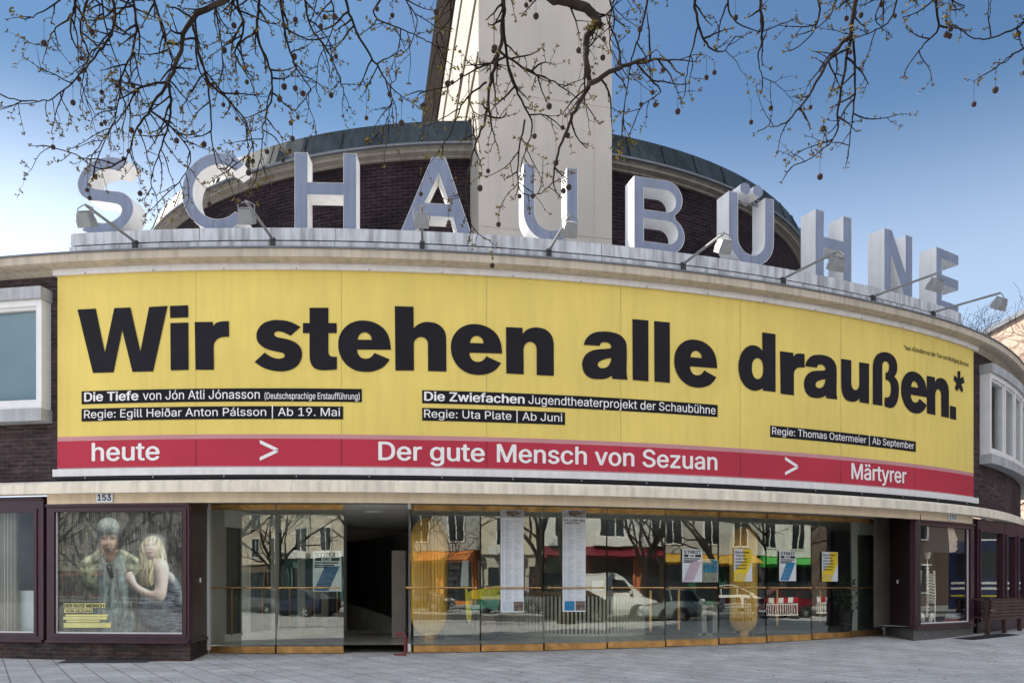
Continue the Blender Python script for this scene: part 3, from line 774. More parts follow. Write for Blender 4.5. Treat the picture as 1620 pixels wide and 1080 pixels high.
b = MB(); arcbox(b, rr0 + .001, rr1 - .001, .0, .09, 3.47, 3.53); b.build('gap_shade', M_black, ban)  # shade of the gap under the rail, painted as a black strip
for x in (310, 540, 770, 982, 1171, 1330, 1447):
    a = TH(x, .05)
    b = MB(); arc(b, a - .00022, a + .00022, [(.0512, ZY0 + .003), (.0512, 7.394)]); b.build('seam', M_seam, ban)
    b = MB(); arc(b, a - .0003, a + .0003, [(.0562, ZR0), (.0562, ZP)]); b.build('seam', M_seamred, ban)
for i in range(16):
    a = rr0 + (rr1 - rr0) * (i + .5) / 16
    b = MB(); q = WP(a, .118, 7.415); b.box(q.x, q.y, q.z - .012, .02, .02, .03, a); b.build('clip', M_lamp, ban)
    b = MB(); q = WP(a, .118, 3.525); b.box(q.x, q.y, q.z - .02, .018, .02, .06, a); b.build('clip', M_lamp, ban)

# outlines -> triangles (union by winding number, or even-odd)
def cdt(contours, evenodd=False):
    vs_, es = [], []
    for c in contours:
        n0 = len(vs_); vs_ += [Vector((p[0], p[1])) for p in c]
        es += [(n0 + i, n0 + (i + 1) % len(c)) for i in range(len(c))]
    V, E, Fc = delaunay_2d_cdt(vs_, es, [], 0, 1e-5)[:3]
    bb = [(min(p[0] for p in c), max(p[0] for p in c), min(p[1] for p in c), max(p[1] for p in c)) for c in contours]
    out = []
    for f in Fc:
        x = sum(V[i].x for i in f) / len(f); y = sum(V[i].y for i in f) / len(f)
        wn = 0
        for c, q in zip(contours, bb):
            if not (q[0] <= x <= q[1] and q[2] <= y <= q[3]): continue
            for i in range(len(c)):
                x0, y0 = c[i][0], c[i][1]; x1, y1 = c[(i + 1) % len(c)][0], c[(i + 1) % len(c)][1]
                if (y0 <= y) != (y1 <= y):
                    if x0 + (y - y0) * (x1 - x0) / (y1 - y0) > x: wn += 1 if (evenodd or y1 > y0) else -1
        if (wn % 2) if evenodd else wn: out.append(f)
    return V, out
def smooth_contour(pts, sub=6):
    """corner points have 2 numbers, smooth points a third"""
    n = len(pts); out = []
    for i in range(n):
        p0, p1, p2, p3 = pts[i - 1], pts[i], pts[(i + 1) % n], pts[(i + 2) % n]
        s1, s2 = len(p1) > 2, len(p2) > 2
        out.append((p1[0], p1[1]))
        if not s1 and not s2: continue
        ln = math.hypot(p2[0] - p1[0], p2[1] - p1[1])
        def tang(a, b_, c_):
            dx, dy = c_[0] - a[0], c_[1] - a[1]; l = math.hypot(dx, dy) or 1; return dx / l * ln, dy / l * ln
        m1 = tang(p0, p1, p2) if s1 else None
        m2 = tang(p1, p2, p3) if s2 else None
        if m1 is None: m1 = (1.5 * (p2[0] - p1[0]) - .5 * m2[0], 1.5 * (p2[1] - p1[1]) - .5 * m2[1])
        if m2 is None: m2 = (1.5 * (p2[0] - p1[0]) - .5 * m1[0], 1.5 * (p2[1] - p1[1]) - .5 * m1[1])
        for k in range(1, sub):
            t = k / sub; h0 = 2 * t**3 - 3 * t * t + 1; h1 = t**3 - 2 * t * t + t; h2 = -2 * t**3 + 3 * t * t; h3 = t**3 - t * t
            out.append((h0 * p1[0] + h1 * m1[0] + h2 * p2[0] + h3 * m2[0], h0 * p1[1] + h1 * m1[1] + h2 * p2[1] + h3 * m2[1]))
    return out
s_ = 1
GL = {}     # glyph -> (zoom origin, scale, contours)
def glyph(ch, ox, oy, sc, *cs): GL[ch] = (ox, oy, sc, cs)
glyph('W', 110, 470, 6, [(75,117),(248,108),(335,525),(424,103),(578,97),(672,515),(755,92),(930,83),(793,703),(597,708),(500,310),(417,712),(222,718)])
glyph('i', 110, 470, 6, [(953,83),(1125,76),(1127,190),(955,197)], [(956,245),(1127,240),(1130,688),(960,694)])
glyph('r', 110, 470, 6, [(1188,235),(1360,234),(1362,272),(1395,243,1),(1440,230,1),(1513,227),(1514,376),(1470,376,1),(1420,387,1),(1382,420,1),(1368,465),(1370,688),(1195,688)])
glyph('s', 390, 470, 6, [(512,282),(418,365),(350,333,1),(300,323,1),(267,335,1),(263,355,1),(285,376,1),(400,402,1),(480,440,1),(522,500,1),(520,585,1),(475,655,1),(395,695,1),(300,702,1),(190,680,1),(120,645,1),(77,613),(172,525),(225,560,1),(280,580,1),(330,580,1),(362,560,1),(350,532,1),(310,520,1),(210,497,1),(140,460,1),(98,400,1),(100,325,1),(150,255,1),(230,221,1),(310,216,1),(410,232,1)])
glyph('t', 390, 470, 6, [(598,100),(777,100),(777,245),(856,245),(856,340),(777,340),(777,510),(785,545,1),(808,562,1),(858,565),(858,682),(790,690,1),(700,690,1),(640,668,1),(607,615,1),(598,540),(598,340),(535,340),(535,245),(598,245)])
glyph('e', 390, 470, 6, [(1370,498),(1050,496),(1058,535,1),(1085,570,1),(1130,583,1),(1178,570,1),(1215,528),(1360,590),(1300,660,1),(1220,698,1),(1130,708,1),(1030,690,1),(940,630,1),(885,540,1),(870,450,1),(885,360,1),(940,280,1),(1020,233,1),(1115,221,1),(1220,243,1),(1310,305,1),(1355,390,1)], [(1055,402),(1188,404),(1180,370,1),(1155,343,1),(1120,333,1),(1085,345,1),(1064,372,1)])
glyph('h', 620, 470, 6, [(28,85),(205,90),(207,295),(245,260,1),(300,238,1),(350,235,1),(430,252,1),(495,310,1),(516,390),(518,705),(343,700),(342,440),(330,405,1),(302,381,1),(270,377,1),(237,390,1),(213,420,1),(208,455),(210,695),(33,695)])
glyph('n', 620, 470, 6, [(1083,283),(1241,290),(1242,348),(1278,310,1),(1330,290,1),(1385,287,1),(1460,307,1),(1515,360,1),(1537,440),(1538,745),(1375,738),(1374,490),(1362,450,1),(1336,428,1),(1305,423,1),(1275,437,1),(1255,470,1),(1250,505),(1252,731),(1086,722)])
glyph('a', 900, 490, 6, [(141,332),(293,340),(305,316,1),(345,305,1),(385,318,1),(401,342,1),(400,360),(380,367,1),(240,380,1),(165,420,1),(130,485,1),(130,550,1),(157,610,1),(212,648,1),(290,657,1),(350,651,1),(408,625),(413,654),(558,662),(549,600,1),(549,340,1),(530,283,1),(480,235,1),(400,210,1),(320,205,1),(230,220,1),(167,270,1)], [(402,455),(340,468,1),(290,490,1),(274,517,1),(290,545,1),(325,553,1),(370,535,1),(397,490,1)])
glyph('l', 900, 490, 6, [(603,87),(755,100),(756,677),(606,664)])
glyph('d', 1150, 510, 6, [(336,93),(462,110),(463,658),(342,645),(340,622),(300,642,1),(250,645,1),(180,608,1),(130,530,1),(110,420,1),(130,310,1),(178,240,1),(240,215,1),(300,230,1),(337,268)], [(290,337,1),(330,362,1),(345,430,1),(335,505,1),(295,536,1),(255,510,1),(238,440,1),(250,365,1)])
glyph('u', 1150, 510, 6, [(1085,343),(1182,358),(1182,580),(1195,622,1),(1222,640,1),(1248,622,1),(1258,585),(1257,376),(1351,390),(1350,770),(1262,755),(1258,717),(1228,745,1),(1180,750,1),(1130,730,1),(1097,670,1),(1087,590)])
glyph('ß', 1330, 530, 7.2, [(368,785),(368,340),(385,268,1),(425,214,1),(490,193,1),(562,207,1),(620,260,1),(645,340,1),(640,420,1),(612,470),(650,525,1),(665,620,1),(650,740,1),(612,812,1),(560,828,1),(500,805),(503,705),(535,708,1),(562,685,1),(573,630,1),(570,560,1),(548,520,1),(512,508),(512,425),(538,418,1),(552,370,1),(545,318,1),(515,297,1),(487,310,1),(475,350),(476,803)])
glyph('.', 1330, 530, 7.2, [(1247,800),(1316,820),(1316,965),(1247,948)])
glyph('*', 1330, 530, 7.2, [(1333,410),(1364,408),(1364,490),(1395,470),(1412,540),(1377,560),(1397,625),(1383,655),(1347,600),(1330,640),(1301,600),(1322,550),(1288,505),(1298,455),(1333,490)])
TO = .062
GM = {}
for ch, (ox, oy, sc, cs) in GL.items():
    cc = []
    for c in cs:
        pts = smooth_contour(c)
        cc.append([(lambda q: (R0 * q[0], q[1]))(pix(ox + x / sc, oy + y / sc, TO)) for x, y in pts])
    if ch not in '*.i':                       # remove the little tilt left over from tracing
        pass
    GM[ch] = cc
def place_glyph(b, ch, xl=None):
    cc = GM[ch]; sh = 0
    if xl is not None: sh = R0 * TH(xl, TO) - min(p[0] for c in cc for p in c)
    V, T = cdt(cc, True)
    for t in T: b.face([WP((V[i].x + sh) / R0, TO, V[i].y) for i in t])
b = MB()
for ch in 'Wirsthnaldu\u00df.*': place_glyph(b, ch)
for x in (535, 713.3, 1066.7, 1425.8): place_glyph(b, 'e', x)
place_glyph(b, 'r', 1234.2); place_glyph(b, 'a', 1272); place_glyph(b, 'n', 1466.5); place_glyph(b, 'l', 1035)
b.build('headline_lettering', M_ink, ban)

# small lettering from a font shipped with the renderer (falls back to the built-in one)
FONT = None
try:
    FONT = bpy.data.fonts.load(os.path.join(bpy.utils.resource_path('LOCAL'), 'datafiles', 'fonts', 'Inter.woff2'))
except Exception:
    FONT = None
def text_contours(txt, res=3):
    c = bpy.data.curves.new('tmp_text', 'FONT'); c.body = txt; c.size = 1; c.fill_mode = 'NONE'; c.resolution_u = res
    if FONT: c.font = FONT
    o = bpy.data.objects.new('tmp_text', c)
    me = bpy.data.meshes.new_from_object(o)
    adj = {}
    for e in me.edges:
        i, j = e.vertices; adj.setdefault(i, []).append(j); adj.setdefault(j, []).append(i)
    seen = set(); out = []
    for s in range(len(me.vertices)):
        if s in seen or s not in adj: continue
        loop = [s]; seen.add(s); cur = s
        nx = [k for k in adj[s] if k == s + 1] or adj[s]
        cur = nx[0]
        while cur not in seen:
            seen.add(cur); loop.append(cur)
            q = [k for k in adj[cur] if k not in seen]
            if not q: break
            cur = q[0]
        out.append([(me.vertices[k].co.x, me.vertices[k].co.y) for k in loop])
    bpy.data.objects.remove(o); bpy.data.curves.remove(c); bpy.data.meshes.remove(me)
    return out
def text_tris(txt, bold=0.0, res=3):
    cs = text_contours(txt, res)
    if bold:
        al = []
        k = [(-bold, 0), (bold, 0), (0, bold * .6), (0, -bold * .6), (0, 0)]
        for dx, dy in k: al += [[(x + dx, y + dy) for x, y in c] for c in cs]
    else: al = cs
    # split into clusters along x so that each triangulation stays small
    al.sort(key=lambda c: min(p[0] for p in c))
    groups = []; hi = -1e9
    for c in al:
        lo = min(p[0] for p in c)
        if lo > hi + 1e-4: groups.append([])
        groups[-1].append(c); hi = max(hi, max(p[0] for p in c))
    V, T = [], []
    for g in groups:
        v, t = cdt(g); n0 = len(V); V += list(v); T += [[i + n0 for i in f] for f in t]
    return V, T
def put_text(b, fn, txt, a0, a1, z0, capz, bold=0.0, mi=0, capfrac=None, res=3):
    """stretch text so that it runs from a0 to a1 and its capitals from z0 to capz"""
    V, T = text_tris(txt, bold, res)
    if not V: return
    x0 = min(v.x for v in V); x1 = max(v.x for v in V); cap = 0.727 * .7 if False else CAP
    for t in T: b.face([fn(a0 + (V[i].x - x0) / (x1 - x0) * (a1 - a0), z0 + V[i].y / cap * (capz - z0)) for i in t], mi)
CAP = max(p[1] for c in text_contours('H') for p in c)
def bfn(off): return lambda s, z: WP(s / R0, off, z)
def btext(b, txt, xl, xr, z0, cap, bold=0.0, off=TO):
    put_text(b, bfn(off), txt, R0 * TH(xl, off), R0 * TH(xr, off), z0, cap, bold)
BT = ((4.915, 5.165), (4.585, 4.828))
for xl, xr, row in ((129, 572.5, 0), (129, 543, 1), (667.8, 1135.5, 0), (667.8, 894, 1), (1218.5, 1449, 1)):
    b = MB(); arc(b, TH(xl, .058), TH(xr, .058), [(.058, BT[row][0]), (.058, BT[row][1])]); b.build('caption_bar', M_barink, ban)
b = MB(); z = 4.968; c = 5.135
btext(b, 'Die Tiefe', 133, 219, z, c, .022); btext(b, 'von Jón Atli Jónasson', 226, 411, z, c, .004); btext(b, '(Deutschsprachige Erstaufführung)', 418.5, 569, z - .005, z + .115, .006)
btext(b, 'Die Zwiefachen', 671, 830, z, c, .022); btext(b, 'Jugendtheaterprojekt der Schaubühne', 836, 1132, z, c, .004)
z = 4.645; c = 4.797
btext(b, 'Regie: Egill Heiðar Anton Pálsson | Ab 19. Mai', 133, 538, z, c, .004); btext(b, 'Regie: Uta Plate | Ab Juni', 671, 889.5, z, c, .004); btext(b, 'Regie: Thomas Ostermeier | Ab September', 1221.5, 1446, z, c, .004)
b.build('caption_lettering', M_lettering, ban)
b = MB(); z = 3.825; c = 4.165
btext(b, 'heute', 145, 252.5, z, c, .016); btext(b, 'Der gute', 598.5, 767, z, c, .016); btext(b, 'Mensch von Sezuan', 786, 1135, z, c, .016); btext(b, 'Märtyrer', 1347, 1434, z, c, .016)
for xl, xr in ((411, 440), (1242, 1262.5)):
    s0, s1 = R0 * TH(xl, TO), R0 * TH(xr, TO); za, zb, zm, tk = 3.83, 4.155, 3.9925, .062
    tk = .034
    for zq in (zb, za):
        b.face([WP(x / R0, TO, y) for x, y in ((s0, zq - tk), (s1, zm - tk), (s1, zm + tk), (s0, zq + tk))])
b.build('programme_lettering', M_lettering, ban)
b = MB(); th_, z = pix(1432, 552, TO); btext(b, '*aus »Draußen vor der Tür« von Wolfgang Borchert', 1430, 1532.5, z - .01, z + .095, .008); b.build('footnote_lettering', M_ink, ban)
# ------------------------------------------------------------------ roof letters
LO = -.1
ZL = 8.215
def ellipse_pts(cx, cy, rx, ry, a0, a1, n):
    return [(cx + rx * math.cos(R(a0 + (a1 - a0) * i / n)), cy + ry * math.sin(R(a0 + (a1 - a0) * i / n))) for i in range(n + 1)]
def letter_shape(ch, w, h):
    if ch == 'S':
        A = [(630,210),(560,175,1),(470,155,1),(395,154,1),(295,180,1),(203,245,1),(150,328,1),(140,400,1),(168,478,1),(245,535,1),(340,553,1)]
        B = [(340,443,1),(272,420,1),(248,372,1),(270,320,1),(340,275,1),(410,264,1),(470,270,1),(525,292)]
        cx, cy = 404, 510
        sy = lambda L: [(2 * cx - p[0], 2 * cy - p[1]) + tuple(p[2:]) for p in L]
        pts = A + sy(B) + sy(A) + B
        pts = smooth_contour(pts, 4)
        return [[((x - 140) / 528 * w, (865 - y) / 710 * h) for x, y in pts]]
    if ch == 'C':
        r = h / 2; ri = r - .225; c = r
        return [ellipse_pts(c, r, r, r, 43, 317, 40) + ellipse_pts(c, r, ri, ri, 313, 47, 36)]
    t = .25
    if ch == 'H':
        m0, m1 = h * .46, h * .62
        return [[(0, 0), (t, 0), (t, m0), (w - t, m0), (w - t, 0), (w, 0), (w, h), (w - t, h), (w - t, m1), (t, m1), (t, h), (0, h)]]
    if ch == 'A':
        a = w * .44; bq = w * .63
        f = lambda y, x0, x1: x0 + (x1 - x0) * y / h
        li = lambda y: f(y, .20 * w, .535 * w - .005) ; ri = lambda y: f(y, .80 * w, .535 * w + .005)
        y0, y1 = .23 * h, .40 * h
        ytop = .78 * h
        return [[(0, 0), (.20 * w, 0), (li(y0) + .01, y0), (ri(y0) - .01, y0), (.80 * w, 0), (w, 0), (bq, h), (a, h)],
                [(li(y1) + .015, y1), (ri(y1) - .015, y1), (.535 * w, ytop)]]
    if ch in 'UÜ':
        ro = w / 2; t = .225; ri = ro - t
        return [[(0, h), (0, ro)] + ellipse_pts(ro, ro, ro, ro, 180, 360, 24)[1:] + [(w, h), (w - t, h)] + ellipse_pts(ro, ro, ri, ri, 360, 180, 20) + [(t, h)]]
    if ch == 'B':
        t = .215; r1 = .255 * h; r2 = h / 2 - r1 + .0; hb = .505 * h
        ro, rt = hb / 2, (h - hb) / 2
        bar = .2
        out = [(0, 0), (w - ro, 0)] + ellipse_pts(w - ro, ro, ro, ro, -90, 62, 18) + ellipse_pts(w - .05 - rt, h - rt, rt, rt, -58, 90, 18) + [(0, h)]
        i1 = [(t, bar), (w - ro, bar)] + ellipse_pts(w - ro, ro, ro - bar, ro - bar, -90, 90, 14)[1:] + [(t, hb - bar * .5 - .03)]
        i1 = [(t, bar)] + ellipse_pts(w - ro, (bar + hb - .09) / 2, ro - bar + .05, (hb - .09 - bar) / 2, -90, 90, 14) + [(t, hb - .09)]
        i2 = [(t, hb + .09)] + ellipse_pts(w - .05 - rt, (hb + .09 + h - bar) / 2, rt - bar + .05, (h - bar - hb - .09) / 2, -90, 90, 14) + [(t, h - bar)]
        return [out, i1, i2]
    if ch == 'N':
        return [[(0, 0), (t, 0), (t, h * .60), (w - t - .02, 0), (w, 0), (w, h), (w - t, h), (w - t, h * .40), (t + .02, h), (0, h)]]
    if ch == 'E':
        b_ = .235
        return [[(0, 0), (w, 0), (w, b_), (t, b_), (t, h * .42), (w, h * .42), (w, h * .42 + b_), (t, h * .42 + b_), (t, h - b_), (w, h - b_), (w, h), (0, h)]]
LDEP = .44
LET = (('S', 123, 211, 'left end of the roof sign, by the first floodlight'), ('C', 288, 387, 'roof sign, second from the left'), ('H', 466, 564, 'roof sign standing in front of the dark brick drum'),
       ('A', 633, 747, 'roof sign just left of the tower'), ('U', 828, 914, 'roof sign in front of the pale tower, without dots'), ('B', 1003, 1083, 'roof sign just right of the tower'),
       ('Ü', 1153, 1224, 'roof sign with two round dots on top'), ('H', 1290, 1347, 'roof sign, free against the sky'), ('N', 1399, 1443, 'roof sign against the sky, last but one'), ('E', 1482, 1515, 'roof sign at its right end'))
for ch, xl, xr, lab in LET:
    t0, t1 = TH(xl, LO), TH(xr, LO)
    tc = (t0 + t1) / 2
    wd = 2 * (R0 + LO) * math.sin((t1 - t0) / 2)
    h = 1.49
    o3 = WP(tc, LO, ZL); tg, nr = WT(tc), WN(tc)
    root = empty('sign_letter', o3, 'big white letter %s of the %s' % (ch, lab), 'letter', 'letters of the roof sign')
    cs = letter_shape(ch, wd, h)
    if ch == 'C':
        sc = wd / max(p[0] for p in cs[0]); cs = [[(x * sc, y) for x, y in cs[0]]]
    V, T = cdt(cs, True)
    fn = lambda x, y, n: o3 + tg * (x - wd / 2) + Vector((0, 0, y)) + nr * n
    b = MB()
    for t in T:
        b.face([fn(V[i].x, V[i].y, -.012) for i in t]); b.face([fn(V[i].x, V[i].y, -LDEP) for i in reversed(t)])
    for c in cs:
        ar = sum(c[i][0] * c[(i + 1) % len(c)][1] - c[(i + 1) % len(c)][0] * c[i][1] for i in range(len(c)))
        for i in range(len(c)):
            p, q = c[i], c[(i + 1) % len(c)]
            if math.hypot(p[0] - q[0], p[1] - q[1]) < 1e-6: continue
            b.face([fn(*p, 0), fn(*q, 0), fn(*q, -LDEP), fn(*p, -LDEP)])
    b.build('shell', M_lside, root)
    # acrylic face: the outline shrunk a little, leaving a thin white rim
    def inset(c, d):
        n = len(c); o = []
        c = [c[i] for i in range(n) if math.hypot(c[i][0] - c[i - 1][0], c[i][1] - c[i - 1][1]) > 1e-5]; n = len(c)
        ar = sum(c[i][0] * c[(i + 1) % n][1] - c[(i + 1) % n][0] * c[i][1] for i in range(n))
        for i in range(n):
            p0, p1, p2 = c[i - 1], c[i], c[(i + 1) % n]
            a = Vector((p1[0] - p0[0], p1[1] - p0[1])).normalized(); e = Vector((p2[0] - p1[0], p2[1] - p1[1])).normalized()
            n1 = Vector((-a.y, a.x)); n2 = Vector((-e.y, e.x)); m = n1 + n2
            k = 2 / max(.5, m.length_squared)
            m = m * k * .5 * 2 / 2
            sgn = 1 if ar > 0 else -1
            o.append((p1[0] + m.x * d * sgn, p1[1] + m.y * d * sgn))
        return o
    ics = [inset(c, .02 if i == 0 else -.02) for i, c in enumerate(cs)]
    V, T = cdt(ics, True)
    b = MB()
    for t in T: b.face([fn(V[i].x, V[i].y, -.004) for i in t])
    b.build('face', M_lface, root)
    if ch in 'CUÜ':
        b = MB(); b.obox(fn(wd * .5 - .006, .01, -.003), tg * .012, nr * .0035, Vector((0, 0, .20))); b.build('sheet_joint', M_gutter, root)
    if ch == 'Ü':
        b = MB(); bf = MB()
        for dx in (-.16, .16):
            c0 = (wd / 2 + dx * 1.0, h + .115); rr = .125
            ring = ellipse_pts(*c0, rr, rr, 0, 360, 28)[:-1]
            for i in range(28):
                p, q = ring[i], ring[(i + 1) % 28]; b.face([fn(*p, 0), fn(*q, 0), fn(*q, -LDEP), fn(*p, -LDEP)])
            b.face([fn(*p, -LDEP) for p in ring[::-1]]); bf.face([fn(*p, -.004) for p in ring])
        b.build('dots', M_lside, root, smooth=False); bf.build('dot_face', M_lface, root)
        b = MB()
        for dx in (-.16, .16): b.tube([fn(wd / 2 + dx, h + .02, -.25), fn(wd / 2 + dx * 2.4, h - .08, -.25)], .02, 6)
        b.tube([fn(.1, h - .04, -.3), fn(wd - .1, h - .04, -.3)], .018, 6)
        b.build('dot_bracket', M_lamp, root)
    b = MB()
    for fx in (.12, .5, .88): 
        q = fn(wd * fx, -.012, -.2); b.box(q.x, q.y, q.z + .004, .08, .2, .022, tc)
    b.build('foot', M_lamp, root)

# ------------------------------------------------------------------ floodlights on arms
FL = ((215, 'in front of the letter S, at the far left'), (432, 'below the letter C'), (668, 'below the letter A, seen end on'), (868, 'below the plain letter U'),
      (1080, 'between the letters B and Ü'), (1238, 'in front of the free-standing letter H'), (1380, 'below the letter N'), (1475, 'reaching out past the letter E at the far right'))
for x, lab in FL:
    t = TH(x, .1); n = WN(t); tg = WT(t)
    p = WP(t, .10, 7.95)
    root = empty('floodlight', p, 'grey floodlight on a long arm ' + lab, 'floodlight', 'floodlights along the roof ledge')
    tip = p + n * 1.58 + Vector((0, 0, -.02))
    b = MB(); b.tube([p - n * .12, tip], .026, 8); b.build('arm', M_lamp, root)
    b = MB(); b.box(p.x, p.y, p.z - .07, .09, .12, .18, t); b.build('bracket', M_lampd, root)
    # housing tilted back towards the banner
    c = tip + Vector((0, 0, -.24)) - n * .02
    ax = (Vector((0, 0, -1)) - n * .55).normalized(); up = tg.cross(ax)
    b = MB()
    hw, hd = .125, .11
    pts0 = [c - ax * .11 + tg * (sx * hw * .75) + up * (sy * hd * .8) for sx, sy in ((-1, -1), (1, -1), (1, 1), (-1, 1))]
    pts1 = [c + ax * .02 + tg * (sx * hw) + up * (sy * hd) for sx, sy in ((-1, -1), (1, -1), (1, 1), (-1, 1))]
    pts2 = [c + ax * .12 + tg * (sx * hw) + up * (sy * hd) for sx, sy in ((-1, -1), (1, -1), (1, 1), (-1, 1))]
    b.face(pts0)
    for r0, r1 in ((pts0, pts1), (pts1, pts2)):
        for i in range(4): b.face([r0[i], r0[(i + 1) % 4], r1[(i + 1) % 4], r1[i]])
    b.face(pts2[::-1])
    for k in range(5): 
        o = c - ax * .112 + tg * (-.08 + .04 * k) - up * .075; b.obox(o, tg * .012, up * .15, -ax * .025)
    hs = b.build('housing', M_lamp, root, merge=False)
    b = MB(); b.face([q + ax * .004 + (c + ax * .12 - q) * .12 for q in pts2]); b.build('lens', M_lampface, hs)
    b = MB()
    for sx in (-1, 1): b.tube([tip + tg * (sx * .03), tip + tg * (sx * .14) - Vector((0, 0, .06)), c + tg * (sx * .135)], .010, 5)
    b.build('yoke', M_lamp, root)

# ------------------------------------------------------------------ house numbers
def plate(xl, xr, yt, yb, off, lab):
    t0, t1 = TH(xl, off), TH(xr, off); z1 = pix((xl + xr) / 2, yt, off)[1]; z0 = pix((xl + xr) / 2, yb, off)[1]
    root = empty('house_number', WP((t0 + t1) / 2, off, z0), lab, 'house number')
    b = MB(); arcbox(b, t0, t1, off - .02, off, z0, z1); b.build('plate', M_paper, root)
    b = MB(); put_text(b, bfn(off + .004), '153', R0 * (t0 + (t1 - t0) * .08), R0 * (t0 + (t1 - t0) * .92), z0 + (z1 - z0) * .18, z0 + (z1 - z0) * .84, .03); b.build('numerals', mat('enamel_blue', (0.012, 0.018, 0.08), 0.4), root)
plate(152, 178, 779, 794, .09, 'small white number plate reading 153 above the poster window')
plate(1501, 1514, 813, 822.5, .09, 'small blue number plate at the right end of the lower band')
# ------------------------------------------------------------------ papers and posters on the glass
PO = DO + .03
def sheet(name, xl, xr, yt, yb, lab, cat, off=PO, group=None, base=None):
    t0, t1 = TH(xl, off), TH(xr, off); xm = (xl + xr) / 2
    z1, z0 = pix(xm, yt, off)[1], pix(xm, yb, off)[1]
    root = empty(name, WP((t0 + t1) / 2, off, z0), lab, cat, group)
    b = MB(); arcbox(b, t0, t1, off - .004, off, z0, z1); b.build('paper', base or M_paper, root)
    a0, a1 = R0 * t0, R0 * t1
    def fn(u, v, k=1): return WP((a0 + (a1 - a0) * u) / R0, off + .0015 * k, z0 + (z1 - z0) * v)
    return root, fn
def poly(b, fn, pts, mi=0, k=1): b.face([fn(u, v, k) for u, v in pts], mi)
def rc_(u0, v0, u1, v1): return [(u0, v0), (u1, v0), (u1, v1), (u0, v1)]
def uvt(b, fn, txt, u0, u1, v0, v1, bold=0, mi=0, k=2): put_text(b, lambda u, v: fn(u, v, k), txt, u0, u1, v0, v1, bold, mi, res=2)
M_photo = mat('print_photo_grey', (0.34, 0.33, 0.33), 0.6, 0.6, 9)
M_photob = mat('print_photo_brown', (0.16, 0.12, 0.10), 0.6, 0.6, 14)
for n, (xl, xr, yt, yb, lab, ttl) in enumerate(((792, 828.5, 806, 968, 'long white programme sheet without a headline, left of the other long sheet', None), (890, 926.5, 806, 967, 'long white programme sheet with a short black headline at its top', 'x'))):
    root, fn = sheet('programme_sheet', xl, xr, yt, yb, lab, 'poster', group='long programme sheets on the doors')
    b = MB()
    poly(b, fn, rc_(0.02, .925, .98, .998), 0); poly(b, fn, [(.3, .94), (.55, .935), (.9, .97), (.6, .99), (.25, .985)], 1, 2)
    b.build('photo', [M_photo, M_photob], root)
    random.seed(40 + n)
    b = MB(); v = .875 if ttl else .905
    while v > .115:
        v -= .0066
        if rnd() < .12: continue
        poly(b, fn, rc_(.06, v, .06 + ru(.05, .1), v + .0022)); poly(b, fn, rc_(.2, v, .2 + ru(.12, .35), v + .0022))
        if rnd() < .7: poly(b, fn, rc_(.6, v, .6 + ru(.08, .32), v + .0022))
    b.build('small_print', M_ptext, root)
    b = MB(); poly(b, fn, rc_(.08, .012, .52, .105), 0); poly(b, fn, rc_(.56, .012, .98, .105), 1); b.build('footer', [M_pblue if n else mat('pale_blue_box', (.55, .64, .70), .6), M_photob], root)
    if ttl:
        b = MB(); uvt(b, fn, 'Ich sollte das', .03, .97, .888, .908, .02); uvt(b, fn, 'nicht tun.“', .12, .82, .862, .882, .02); b.build('headline', M_pblack, root)
def streit(xl, xr, yt, yb, lab, stripe, off=PO, cream=False):
    root, fn = sheet('poster', xl, xr, yt, yb, lab, 'poster', off)
    b = MB(); poly(b, fn, [(.04, .02), (.55, .02), (.95, .62), (.42, .62)], 0); b.build('slanted_stripe', stripe, root)
    b = MB(); uvt(b, fn, 'STREIT', .06, .95, .865, .955, .035)
    poly(b, fn, rc_(.08, .755, .30, .835)); poly(b, fn, rc_(.64, .755, .94, .835)); uvt(b, fn, 'UND', .36, .60, .765, .825, .03)
    for k, v in enumerate((.69, .63, .585)): poly(b, fn, rc_(.06, v, (.9, .75, .5)[k], v + .035))
    b.build('title', M_pblack, root)
    b = MB()
    for k in range(9): poly(b, fn, rc_(.1, .06 + k * .045, .1 + .75 * (((k * 37) % 10) / 14 + .3), .068 + k * .045), 0, 3)
    b.build('small_print', M_ptext, root)
M_creamp = mat('cream_paper', (.60, .60, .53), .6)
streit(1079.5, 1111, 868, 920, 'white poster with a pale lilac slanted stripe, leftmost of the right-hand door posters', M_plilac)
streit(1233, 1259.5, 871, 918.5, 'white poster with a bright blue slanted stripe, between two yellow posters', M_pblue)
streit(495, 540, 871, 935, 'large poster with a dark blue slanted stripe left of the open doorway', mat('print_deep_blue', (.01, .10, .24), .6), DO - .35)
def terror(xl, xr, yt, yb, lab):
    root, fn = sheet('poster', xl, xr, yt, yb, lab, 'poster')
    b = MB(); poly(b, fn, [(.0, .0), (.55, .0), (.98, .62), (.98, .995), (.5, .995), (.5, .62), (.0, .3)], 0); b.build('yellow_field', M_pyellow, root)
    b = MB()
    for k, tx in enumerate(('Rechter', 'Terror', 'und der', 'Inlands-', 'geheim-', 'dienst')):
        uvt(b, fn, tx, .06, (.86, .66, .74, .82, .80, .66)[k], .865 - k * .098, .93 - k * .098, .03)
    b.build('title', M_pblack, root)
    b = MB()
    for k in range(4): poly(b, fn, rc_(.1, .06 + k * .05, .7 - .1 * (k % 2), .075 + k * .05), 0, 2)
    b.build('small_print', M_ptext, root)
terror(1161.5, 1190, 868, 919, 'yellow and white poster in front of the right-hand gold column')
terror(1300.5, 1325.5, 872.5, 919, 'yellow and white poster nearest the dark side door')
root, fn = sheet('picture', 1112, 1136, 884, 920, 'small picture of blue sky over pale ground, hung beside the lilac poster', 'picture', DO - .05)
